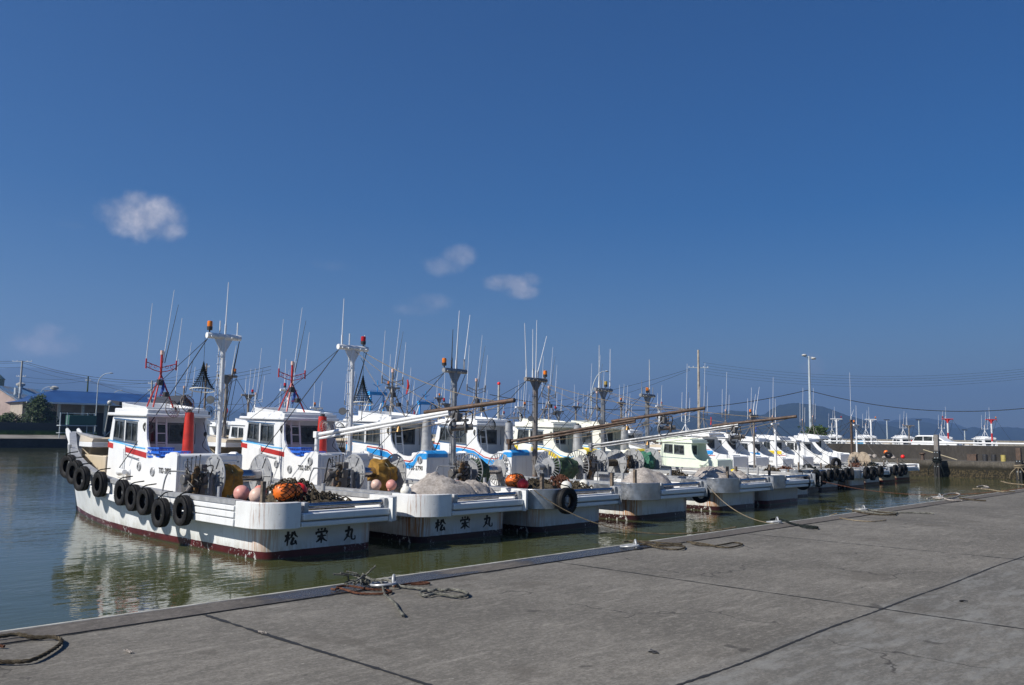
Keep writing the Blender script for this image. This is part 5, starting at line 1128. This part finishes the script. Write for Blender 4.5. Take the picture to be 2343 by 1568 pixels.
# ------------------------------------------------------------------ far bank, poles, lines, buildings
def at(px, py, D): return CAM + ray(px, py) * D
def ux(px, py, X): v = ray(px, py); return CAM + v * (X / v.x)
m_cpole = plain('concrete_pole', (.36, .36, .34), .8); m_wpole = plain('timber_pole', (.20, .15, .115), .85, var=.4, scale=3); m_steel = plain('galvanised_lamp_post', (.42, .47, .50), .5)
m_lamp = plain('lamp_glass', (.5, .5, .48), .3); m_wire = plain('power_wire', (.02, .02, .022), .6)
poles = {}
def upole(k, px, pytop, D, zb, r, m, lab, arms=(), trans=False, cat='utility pole', name='utility_pole'):
    t_ = at(px, pytop, D); root = empty(name, (t_.x, t_.y, zb)); tag(root, lab, cat); h = t_.z - zb; a = _ri
    mb = MB(); mb.cyl((0, 0, -1), (0, 0, h), r, r * .62, 12); mb.build('pole', m, root)
    for (dz, w) in arms:
        mb = MB(); mb.bar(Vector((0, 0, h - dz)) - a * w, Vector((0, 0, h - dz)) + a * w, .1, .1); q = mb.build('crossarm', m_steel, root); mb = MB()
        for e in (-1, -.55, .55, 1): mb.lathe([(.02, 0), (.06, .02), (.04, .1), (.06, .14), (.02, .2)], Vector((0, 0, h - dz + .04)) + a * w * e * .95, n=8)
        mb.build('insulator', m_white, q)
    if trans:
        mb = MB(); mb.cyl(Vector((0, 0, h - 6.5)) - a * .75, Vector((0, 0, h - 5.2)) - a * .75, .36, n=14); mb.cyl(Vector((0, 0, h - 6.3)) + a * .1, Vector((0, 0, h - 5.0)) + a * .1, .3, n=14); mb.bar(Vector((0, 0, h - 6.6)) - a * 1.3, Vector((0, 0, h - 6.6)) + a * .5, .12, .12); mb.build('transformer', m_steel, root)
    poles[k] = t_; return root
upole('a', 51, 826, 165, 1., .26, m_cpole, 'tall concrete utility pole with transformers at the far left', ((.1, 1.9), (3.0, .9)), True)
upole('b', 202, 861, 175, 1., .22, plain('dark_green_pole', (.06, .09, .05), .8), 'plain dark greenish pole rising behind the blue roof', ((.9, .5),))
upole('c', 348, 871, 140, 1., .20, m_cpole, 'short grey pole at the right end of the blue roof', ((.5, .6), (1.6, .6), (3, .5)))
upole('d', 473, 832, 120, 1., .17, m_wpole, 'slender brown pole behind the hoisted net of the nearest boat', ((.5, .4),))
upole('e', 1597, 801, 130, 1., .25, plain('pale_timber_pole', (.36, .32, .27), .85, var=.35, scale=2), 'tall timber pole with a white crossarm behind the pale green boat', ((2.7, 1.5),))
upole('f', 1141, 878, 75, ZW, .14, m_cpole, 'grey pipe post with a red cap between the blue gantries', ())
mb = MB(); q = poles['f']; mb.ball((0, 0, 0), .15, n=10); 
o = mb.build('red_cap', m_redb); o.parent = [x for x in bpy.data.objects if x.name.startswith('utility_pole') and x.get('label', '').startswith('grey pipe')][0]; o.location = (0, 0, q.z - ZW)
def lamp(px, pytop, D, zb, side, lab, r=.09, reach=1.9, rise=1.3, name='street_lamp'):
    t_ = at(px, pytop, D); h = t_.z - zb; root = empty(name, (t_.x, t_.y, zb)); tag(root, lab, 'street lamp'); a = _ri * side
    mb = MB(); mb.tube([Vector((0, 0, -1)), Vector((0, 0, h - rise * 1.6))] + [Vector((0, 0, h - rise * 1.6 + rise * 1.5 * math.sin(q))) + a * reach * (1 - math.cos(q)) for q in [math.pi / 2 * i / 8 for i in range(1, 9)]], r, 10, r * .5); mb.build('lamp_post', m_steel, root)
    mb = MB(); e = Vector((0, 0, h - rise * .1)) + a * (reach + .35); mb.ball(e, .34, (1, .6, .3), 12); mb.build('lamp_head', m_lamp, root)
lamp(226, 852, 152, .6, 1, 'large curved street lamp in front of the blue roof'); lamp(93, 884, 178, 1, 1, 'small curved street lamp above the left shed roof', reach=1.6); lamp(258, 892, 220, 1, 1, 'distant curved street lamp just above the blue ridge'); lamp(1353, 845, 120, .5, 1, 'curved street lamp beside the mast of the fifth boat', reach=1.8, rise=2.6)
t_ = at(1850, 815, 112); root = empty('street_lamp', (t_.x, t_.y, .7)); tag(root, 'tall straight lamp mast with two white heads, against the hill', 'street lamp'); h = t_.z - .7
mb = MB(); mb.cyl((0, 0, -1), (0, 0, h), .22, .12, 12); mb.build('lamp_post', m_steel, root)
for s in (-1, 1):
    mb = MB(); mb.ball(Vector((0, 0, h + (.1 if s < 0 else -.3))) + _ri * s * .6, .4, (1, .8, .42), 12); mb.bar((0, 0, h - .2), Vector((0, 0, h - .1)) + _ri * s * .5, .06, .06); mb.build('lamp_head', m_lamp, root)
poles['g'] = at(1847, 893, 112)
for px, py, D, lab in ((2028, 961, 215, 'small straight lamp post left of the low boat beyond the wall'), (2101, 961, 215, 'small straight lamp post rising behind the white car bonnet'), (2206, 984, 240, 'shortest lamp post right of the white car')):
    t_ = at(px, py, D); root = empty('street_lamp', (t_.x, t_.y, 0)); tag(root, lab, 'street lamp'); mb = MB(); mb.cyl((0, 0, 0), (0, 0, t_.z), .2, .14, 8); mb.build('lamp_post', m_steel, root); mb = MB(); mb.bar(Vector((0, 0, t_.z)) - _ri * .7, Vector((0, 0, t_.z)) + _ri * .7, .3, .2); mb.build('lamp_head', m_dark, root)
def wire(p0, p1, s, r, lab, grp='power lines across the sky'):
    m = MB(); m.tube(sag(p0, p1, s, 24), r, 5); tag(m.build('power_line', m_wire), lab, 'power line', grp)
for i, (dz, r) in enumerate(((0, .035), (-.35, .03), (-1.2, .022))):
    wire(at(-140, 812, 165) + Vector((0, 0, dz)), poles['a'] + Vector((0, 0, dz)), .5, r, '%s wire running left from the transformer pole' % ('top', 'middle', 'lowest')[i])
    wire(poles['a'] + Vector((0, 0, dz)), at(620, 838 + i * 8, 150), 3.2, r, '%s wire sagging right from the transformer pole behind the masts' % ('top', 'middle', 'lowest')[i])
for i in range(2): wire(poles['a'] + Vector((0, 0, -3 - i)), poles['b'] + Vector((0, 0, -.3 - i * .6)), .5, .02, '%s thin wire between the two left poles' % ('upper', 'lower')[i])
wire(poles['b'] + Vector((0, 0, -.8)), at(560, 925, 150), 1.5, .03, 'wire descending right from the greenish pole')
wire(poles['d'] + Vector((0, 0, -.5)), poles['b'] + Vector((0, 0, -1)), 1.5, .02, 'thin wire between the brown and the greenish poles')
for i in range(5): wire(poles['e'] + Vector((0, 0, -1.9 - i * .42)) + _ri * .7, at(2480, 826 + i * 5.5, 125), 2.2, .013, '%s parallel wire running right from the timber pole' % ordn[i])
wire(at(700, 938, 130), poles['e'] + Vector((0, 0, -2.9)) - _ri * 1.3, 3., .022, 'upper faint wire left of the timber pole'); wire(at(600, 950, 130), poles['e'] + Vector((0, 0, -3.1)) - _ri * 1.3, 5., .02, 'lower faint wire left of the timber pole')
wire(at(1120, 903, 110), poles['g'], 2.3, .045, 'thick cable from behind the masts up to the lamp mast'); wire(poles['g'], at(2480, 915, 100), 2.0, .045, 'thick cable from the lamp mast to the right edge')
# buildings on the bank
def roofmat(name, c, c2, sx):
    t = NT(name).set(.5); o = t.n('ShaderNodeTexWave', wave_type='BANDS'); t.l(t.tc.outputs['Object'], o.inputs['Vector']); o.inputs['Scale'].default_value = sx; o.inputs['Distortion'].default_value = .1
    t.color(t.mix(t.ramp(t.noise(.35, 5), .35, .65), c, c2)); t.bump(o.outputs['Fac'], .6, .05); return t.m
m_broof = roofmat('blue_tin_roof', (.012, .050, .165), (.018, .07, .21), .5); m_faded = roofmat('faded_blue_roof', (.10, .24, .42), (.20, .20, .20), .4)
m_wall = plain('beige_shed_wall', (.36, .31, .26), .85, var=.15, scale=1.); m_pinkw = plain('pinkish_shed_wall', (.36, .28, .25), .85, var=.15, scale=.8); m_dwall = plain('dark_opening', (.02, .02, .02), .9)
def pt(px, py, Y): return UY(px, py, Y)
b0 = pt(60, 985, 172); bx0 = b0.x; bx1 = pt(395, 985, 172).x; W_ = empty('warehouse', (bx0, 172, 1.)); tag(W_, 'long beige fish warehouse with a bright blue tin roof', 'warehouse')
L_ = bx1 - bx0; ez = pt(200, 922, 171).z - 1.; rz_ = pt(200, 896, 181).z - 1.
mb = MB(); mb.box(0, L_, 3, 20, 0, ez); mb.build('wall', m_wall, W_, smooth=False)
mb = MB(); mb.v = [Vector(p) for p in ((-.6, -.8, ez - .1), (L_ + .6, -.8, ez - .1), (L_ + .6, 21, ez - .1), (-.6, 21, ez - .1), (7.5, 10, rz_), (L_ - .5, 10, rz_))]
for f in ((0, 1, 5, 4), (1, 2, 5), (2, 3, 4, 5), (3, 0, 4), (3, 2, 1, 0)): mb.face(list(f))
mb.build('roof', m_broof, W_, smooth=False)
mb = MB(); mb.box(-.6, L_ + .6, -.95, -.8, ez - .38, ez - .08); mb.build('gutter', m_white, W_)
for i in range(7):
    x = 1.0 + i * (L_ - 2) / 6; mb = MB(); mb.box(x - .25, x + .25, -.4, .0, 0, ez - .1); mb.build('column', plain('cream_column', (.55, .52, .42), .8), W_)
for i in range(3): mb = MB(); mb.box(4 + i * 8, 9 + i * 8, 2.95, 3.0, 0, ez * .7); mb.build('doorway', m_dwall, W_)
b1 = pt(352, 985, 168); g2 = empty('shed', (b1.x + 1, 162, 1.)); tag(g2, 'dark grey gabled shed at the right end of the blue roof', 'shed'); w2_ = pt(412, 985, 165).x - b1.x; h1 = pt(380, 932, 165).z - 1; h2 = pt(380, 908, 165).z - 1
mb = MB(); mb.v = [Vector(p) for p in ((0, 0, 0), (w2_, 0, 0), (w2_, 0, h1), (w2_ / 2, 0, h2), (0, 0, h1), (0, 12, 0), (w2_, 12, 0), (w2_, 12, h1), (w2_ / 2, 12, h2), (0, 12, h1))]
for f in ((0, 1, 2, 3, 4), (5, 9, 8, 7, 6), (0, 5, 6, 1), (1, 6, 7, 2), (0, 4, 9, 5)): mb.face(list(f))
mb.build('wall', plain('grey_shed_wall', (.16, .165, .17), .8), g2, smooth=False)
mb = MB(); mb.v = [Vector(p) for p in ((-.4, -.4, h1 - .15), (w2_ / 2, -.4, h2 + .1), (w2_ + .4, -.4, h1 - .15), (-.4, 12, h1 - .15), (w2_ / 2, 12, h2 + .1), (w2_ + .4, 12, h1 - .15), (w2_ / 2, -.4, h2 + .35), (w2_ / 2, 12, h2 + .35))]
for f in ((0, 1, 4, 3), (1, 2, 5, 4), (0, 3, 7, 6), (6, 7, 5, 2), (0, 6, 1), (1, 6, 2)): mb.face(list(f))
mb.build('roof', m_dark, g2, smooth=False)
A_ = at(-8, 882, 165); B_ = at(168, 897, 192); B_.z = A_.z; E1 = at(58, 925, 162); dv = B_ - A_; E2 = Vector((2 * A_.x - E1.x, 2 * A_.y - E1.y, E1.z))
g3 = empty('shed', (E1.x, E1.y, 1.)); tag(g3, 'pinkish shed with a faded blue roof and two roof vents at the left edge', 'shed'); q0 = g3.location
mb = MB(); gb = lambda v: Vector((v.x, v.y, 1.)); P8 = [gb(E1), gb(E2), E2, A_ - Vector((0, 0, .2)), E1]; P8 = P8 + [v + dv for v in P8]; mb.v = [v - q0 for v in P8]
for f in ((0, 1, 2, 3, 4), (5, 9, 8, 7, 6), (0, 4, 9, 5), (1, 6, 7, 2)): mb.face(list(f))
mb.build('wall', m_pinkw, g3, smooth=False)
mb = MB(); ou = (A_ - E1) * -.06; fr = dv.normalized() * -.5; P6 = [A_ + fr, E1 + ou + fr, E1 + ou + dv, A_ + dv, E2 - Vector((ou.x, ou.y, -ou.z)) + fr, E2 - Vector((ou.x, ou.y, -ou.z)) + dv]; mb.v = [v - q0 for v in P6] + [v - q0 + Vector((0, 0, -.18)) for v in P6]
for f in ((0, 1, 2, 3), (0, 3, 5, 4), (6, 9, 8, 7), (6, 10, 11, 9), (0, 6, 7, 1), (1, 7, 8, 2), (0, 4, 10, 6), (4, 5, 11, 10)): mb.face(list(f))
mb.build('roof', m_faded, g3, smooth=False)
for t_ in (.28, .72):
    c = A_ + dv * t_ - q0; mb = MB(); mb.lathe([(.45, -.8), (.45, .3), (.8, .4), (.85, .75), (.3, 1.05)], c); mb.build('roof_vent', m_cpole, g3)
p = pt(-2, 905, 230); mb = MB(); mb.lathe([(3, 0), (3, p.z + 3.6), (3.2, p.z + 3.8), (1.6, p.z + 5.4), (.01, p.z + 5.8)], (0, 0, 0), n=24); o = mb.build('silo', plain('pale_green_tank', (.12, .19, .18), .6)); o.location = (p.x - 2.2, p.y, 0); tag(o, 'round dark tank with pale green dome at the left edge', 'silo')
# vegetation
def leaf_mat(name, c, c2):
    t = NT(name).set(.7, 0, .3); t.color(t.mix(t.ramp(t.noise(1.3, 4), .35, .65), c, c2)); return t.m
m_leaf = leaf_mat('dark_foliage', (.012, .028, .008), (.05, .085, .022)); m_grass = leaf_mat('grass_green', (.04, .085, .015), (.09, .16, .03))
def bush(p, rx, rz, n, lab, seed, cat='tree', name='tree', leaf=.16):
    rnd = random.Random(seed); root = empty(name, p); tag(root, lab, cat); mb = MB()
    for _ in range(n):
        cl = Vector((rnd.gauss(0, .42), rnd.gauss(0, .42), rnd.random())); cl.x = max(-1, min(1, cl.x)); c = Vector((cl.x * rx * (1.15 - .5 * cl.z), cl.y * rx * .8, .1 + cl.z * rz * (1 - .35 * abs(cl.x))))
        for k in range(7):
            q = c + Vector((rnd.gauss(0, .22), rnd.gauss(0, .22), rnd.gauss(0, .2))) * rx * .3; u_ = Vector((rnd.uniform(-1, 1), rnd.uniform(-1, 1), rnd.uniform(-1, 1))).normalized(); w_ = u_.orthogonal().normalized(); b_ = len(mb.v)
            mb.v += [q + u_ * leaf, q + w_ * leaf * .6, q - u_ * leaf, q - w_ * leaf * .6]; mb.face([b_, b_ + 1, b_ + 2, b_ + 3])
    mb.build('crown', m_leaf, root, smooth=False, fix=False)
    mb = MB()
    for k in range(5): mb.tube([(0, 0, -.3), (rnd.uniform(-.3, .3) * rx, rnd.uniform(-.2, .2) * rx, rz * .35), (rnd.uniform(-.6, .6) * rx, rnd.uniform(-.4, .4) * rx, rz * .8)], .12, 6, .03)
    mb.build('trunk', m_wpole, root)
bush(tuple(pt(86, 978, 162)), 3.1, 5.6, 700, 'round dark green tree between the two sheds on the left bank', 1); bush(tuple(pt(20, 978, 164)), 3.0, 2.3, 320, 'low hedge bush left of the tree on the bank', 2, 'bush', 'bush')
bush(tuple(pt(-18, 978, 166)), 3.0, 2.0, 220, 'clipped hedge bush at the left picture edge', 4, 'bush', 'bush')
bush(tuple(ux(1870, 1006, 96)), 1.8, 1.5, 200, 'small dark green bush beside the leftmost boat beyond the wall', 3, 'bush', 'bush')
mb = MB(); mb.box(-60, 60, 158.5, 158.9, .3, pt(100, 968, 158).z); tag(mb.build('fence_wall', m_dark, smooth=False), 'low dark wall along the left bank behind the grass strip', 'wall')
rnd = random.Random(9); mb = MB()
for _ in range(6500):
    x = rnd.uniform(0, 60); y = rnd.uniform(156.5, 158.3); h_ = rnd.uniform(.3, .95); b_ = len(mb.v); d_ = rnd.uniform(-.2, .2); mb.v += [Vector((x - .05, y, .85)), Vector((x + .05, y, .85)), Vector((x + d_, y, .85 + h_))]; mb.face([b_, b_ + 1, b_ + 2])
o = mb.build('grass', m_grass, smooth=False, fix=False); o['kind'] = 'stuff'
# quay equipment on the far bank
def thing_at(name, px, py, Y, lab, cat, zz=None):
    p = pt(px, py, Y); e = empty(name, (p.x, Y, p.z if zz is None else zz)); tag(e, lab, cat); return e
s_ = 152 / FP * 1.35                                    # metres per picture unit near the bank
e = thing_at('net_washing_stand', 175, 992, 152, 'green tank raised on a steel stand at the edge of the left bank', 'machine', .3)
for x in (-2.7, -1.6, 1.6, 2.7): mb = MB(); mb.cyl((x, 0, 0), (x, 0, 4.3), .09, n=8); mb.build('leg', m_steel, e)
mb = MB(); mb.box(-1.6, 2.8, -.8, .8, 2.3, 3.9); mb.build('tank', plain('dark_green_tank', (.03, .10, .075), .5), e, bevel=.05)
mb = MB(); mb.box(-2.9, 2.9, -.9, .9, 2.1, 2.25); mb.box(-2.9, 2.9, -.9, .9, .9, 1.); mb.tube([(-2.7, 0, 4.2), (2.8, 0, 4.2)], .05); mb.build('platform', m_steel, e)
e = thing_at('lamp_pole', 238, 990, 150.5, 'leaning pipe post with round lamp on the bank beside the canopy', 'lamp post', .3); tp_ = pt(251, 925, 150.5) - e.location
mb = MB(); mb.tube([(0, 0, 0), tp_], .10, 8); mb.build('pole', m_cpole, e); mb = MB(); mb.ball(tp_ + Vector((0, 0, .25)), .42, n=12); mb.build('lamp', m_lamp, e)
e = thing_at('derrick_boom', 238, 985, 150.6, 'slanting white pole crossing before the canopy posts', 'pole', .6); tp_ = pt(325, 924, 150.6) - e.location; mb = MB(); mb.tube([(0, 0, 0), tp_], .12, 8, .08); mb.build('boom_pole', m_cpole, e)
e = thing_at('canopy', 275, 992, 152.5, 'dark lean-to canopy on thin grey posts at the bank edge', 'canopy', .3)
pw = [pt(x, 992, 152.5).x - e.location.x for x in (284, 305, 362, 450)]; zc_ = [pt(x, y, 152.5).z - .3 for x, y in ((275, 921), (460, 942))]
for x in pw: mb = MB(); mb.cyl((x, 0, 0), (x, 0, lerp(zc_[0], zc_[1], x / pw[-1])), .12, n=8); mb.build('post', m_steel, e)
mb = MB(); rr = []
for x in (-.8, pw[-1] + 2): z = lerp(zc_[0], zc_[1], max(0, x) / pw[-1]); rr.append([(x, -.8, z - .55), (x, 4, z + .2), (x, 4, z + .5), (x, -.8, z + .1)])
mb.rings(rr); mb.build('roof', m_dark, e, smooth=False)
rnd = random.Random(12)
for i, (px, w, h_, m, lab) in enumerate(((328, 1.6, 3.6, m_rusty, 'rusty brown winch and hoses under the canopy'), (400, 1.5, 2.9, plain('blue_grey_tank', (.05, .12, .16), .5), 'dark blue grey tank with pipes at the bank edge'), (428, 1.8, 3.1, plain('pale_blue_pump', (.30, .48, .55), .5), 'pale blue pump housing behind the first boat cabin'))):
    e = thing_at('quay_machine', px, 992, 151.5, lab, 'machine', .3); mb = MB(); mb.cyl((-w * .3, 0, 0), (-w * .3, 0, h_ * .9), w * .4, n=14); mb.box(0, w, -.5, .5, h_ * .2, h_ * .7); mb.cyl((w * .2, 0, h_ * .7), (w * .9, 0, h_ * .75), .3, n=12); mb.build('housing', m, e)
    mb = MB()
    for k in range(6): a = Vector((rnd.uniform(-w, w), -.5, rnd.uniform(.2, h_))); mb.tube(smoothpath([a, a + Vector((rnd.uniform(-1, 1), -.2, rnd.uniform(-.8, .8))), a + Vector((rnd.uniform(-1.5, 1.5), -.2, -1.2))]), .07, 6)
    mb.build('hose', m_black, e)
# ------------------------------------------------------------------ on and around the end pier
p = ux(2143, 995, PIER + 13.5); car = empty('parked_car', (p.x, p.y, .72), R(-96)); tag(car, 'white estate car parked behind the parapet wall', 'car')
prof = [(-2.1, .35), (-2.15, .75), (-2.0, 1.0), (-1.75, 1.42), (-1.5, 1.52), (.1, 1.52), (.35, 1.46), (1.05, .98), (1.9, .86), (2.12, .7), (2.15, .35)]
mb = MB(); mb.rings([[(y, x * .82 if z > 1.2 else x * .88, z) for y, z in prof] for x in (-1, 1)]); mb.build('body', m_white, car, bevel=.06)
for x in (-1, 1):
    for poly in ([(-1.9, .98), (-1.72, 1.38), (-1.0, 1.4), (-1.0, .98)], [(-.92, .98), (-.92, 1.4), (-.1, 1.4), (-.1, .98)], [(-.02, .98), (-.02, 1.4), (.25, 1.38), (.88, .98)]):
        mb = MB(); mb.plate(poly, [], x * .86, x * .885, lambda u, v, t: (u, t, v)); mb.build('window', m_glass, car, smooth=False)
    for y in (-1.35, 1.35): mb = MB(); mb.lathe([(.18, -.1), (.31, -.1), (.33, 0), (.31, .1), (.18, .1)], (y, x * .82, .33), (0, 1, 0), 20, True); mb.build('wheel', m_rub, car)
    mb = MB(); mb.box(2.08, 2.17, x * .65 - .18, x * .65 + .18, .62, .78); mb.build('headlight', m_lamp, car)
    mb = MB(); mb.box(-2.17, -2.08, x * .7 - .1, x * .7 + .1, .7, 1.05); mb.build('tail_light', m_red, car)
def pile(px, pyt, pyb, X, lab, top_m):
    p = ux(px, pyt, X); root = empty('mooring_pile', (p.x, p.y, ZW)); tag(root, lab, 'mooring pile'); h_ = p.z - ZW
    mb = MB(); mb.box(-.22, .22, -.22, .22, -1.5, h_ * .62); q = mb.build('timber_fender', plain('tarred_timber', (.015, .014, .013), .7), root, bevel=.03)
    mb = MB(); mb.box(-.17, .17, -.17, .17, h_ * .62, h_); mb.build('post', top_m, root, bevel=.02)
    mb = MB()
    for k in (.25, .45, .58): mb.ball((-.23, -.1, h_ * k), .04, n=8); mb.ball((-.23, .1, h_ * k), .04, n=8)
    mb.build('bolt', m_steel, q)
    mb = MB()
    for k in range(7): mb.hoop((0, 0, h_ * .36 + k * .045), (rnd.uniform(-.12, .12), rnd.uniform(-.12, .12), 1), .30 + .03 * (k % 3), .03, 20, 5)
    for k in range(3): mb.tube(smoothpath([(-.3, -.2 + .2 * k, h_ * .36), (-.5, -.5 + .5 * k, h_ * .2), (-.35, -.6 + .6 * k, 0.1)]), .03, 5)
    mb.build('rope_wrap', m_tan if top_m is m_rusty else m_drope, root)
pile(2141, 995, 1105, PIER - 1.0, 'tall tarred mooring pile with grey upper post right of the last boat', m_galv); pile(2329, 1025, 1082, PIER - .6, 'tarred mooring pile with rust red head at the right edge', m_rusty)
def pier_thing(px, name, lab, cat, fn, dx=3.2, grp=None):
    p = ux(px, 1050, PIER + dx); mb = MB(); m = fn(mb); o = mb.build(name, m); o.location = (p.x, p.y, .1); o.scale = (.62, .62, .62); tag(o, lab, cat, grp); return o
pier_thing(2224, 'rusty_bin', 'rusty red brown steel box by the parapet wall', 'box', lambda b: (b.box(-.4, .4, -.55, .55, 0, .85), b.box(-.44, .44, -.6, .6, .78, .88), m_rusty)[-1])
for px, c in ((2253, 'left'), (2273, 'right')): pier_thing(px, 'oil_drum', c + ' black drum beside the rusty box', 'drum', lambda b: (b.lathe([(.01, 0), (.3, 0), (.31, .28), (.33, .3), (.31, .32), (.31, .58), (.33, .6), (.31, .62), (.3, .88), (.01, .86)], n=18), m_dark)[-1])
pier_thing(2295, 'oil_drum', 'pale drum with yellow base right of the black drums', 'drum', lambda b: (b.lathe([(.01, 0), (.3, 0), (.31, .28), (.33, .3), (.31, .32), (.3, .85), (.01, .83)], n=18), plain('yellow_grey_drum', (.4, .33, .1), .5))[-1])
pier_thing(2027, 'netted_buoy', 'orange buoy on the rubbish heap by the wall', 'buoy', lambda b: (b.ball((0, 0, .85), .32), m_orange)[-1]); pier_thing(2065, 'netted_buoy', 'red orange buoy low beside the rubbish heap', 'buoy', lambda b: (b.ball((0, 0, .3), .28), m_redb)[-1])
pier_thing(2035, 'tyre', 'black tyre lying against the wall', 'tyre', lambda b: (b.lathe([(.25, -.15), (.5, -.14), (.55, 0), (.5, .14), (.25, .15)], (-.5, 0, .5), (1, 0, .6), 24, True), m_rub)[-1])
def bags(b):
    rn = random.Random(4)
    for k in range(9): b.ball((rn.uniform(-.4, .4), rn.uniform(-2.0, 2.0), .15 + .2 * (k % 2)), .32, (.8, 1, .6), 10)
    return m_net
pier_thing(2018, 'rubbish_heap', 'heap of pale sacks and netting at the foot of the wall', 'rubbish', bags)
pier_thing(2150, 'plank', 'pale plank propped beside the mooring pile', 'plank', lambda b: (b.bar((0, -2.2, .05), (.3, 2.2, 1.35), .3, .08), plain('pale_wood', (.42, .36, .24), .8))[-1])
pier_thing(2110, 'iron_bollard', 'squat rusty bollard near the sloping plank', 'bollard', lambda b: (b.lathe([(.01, 0), (.3, 0), (.22, .4), (.22, .7), (.4, .8), (.38, .95), (.01, .95)]), m_rusty)[-1], 1.)
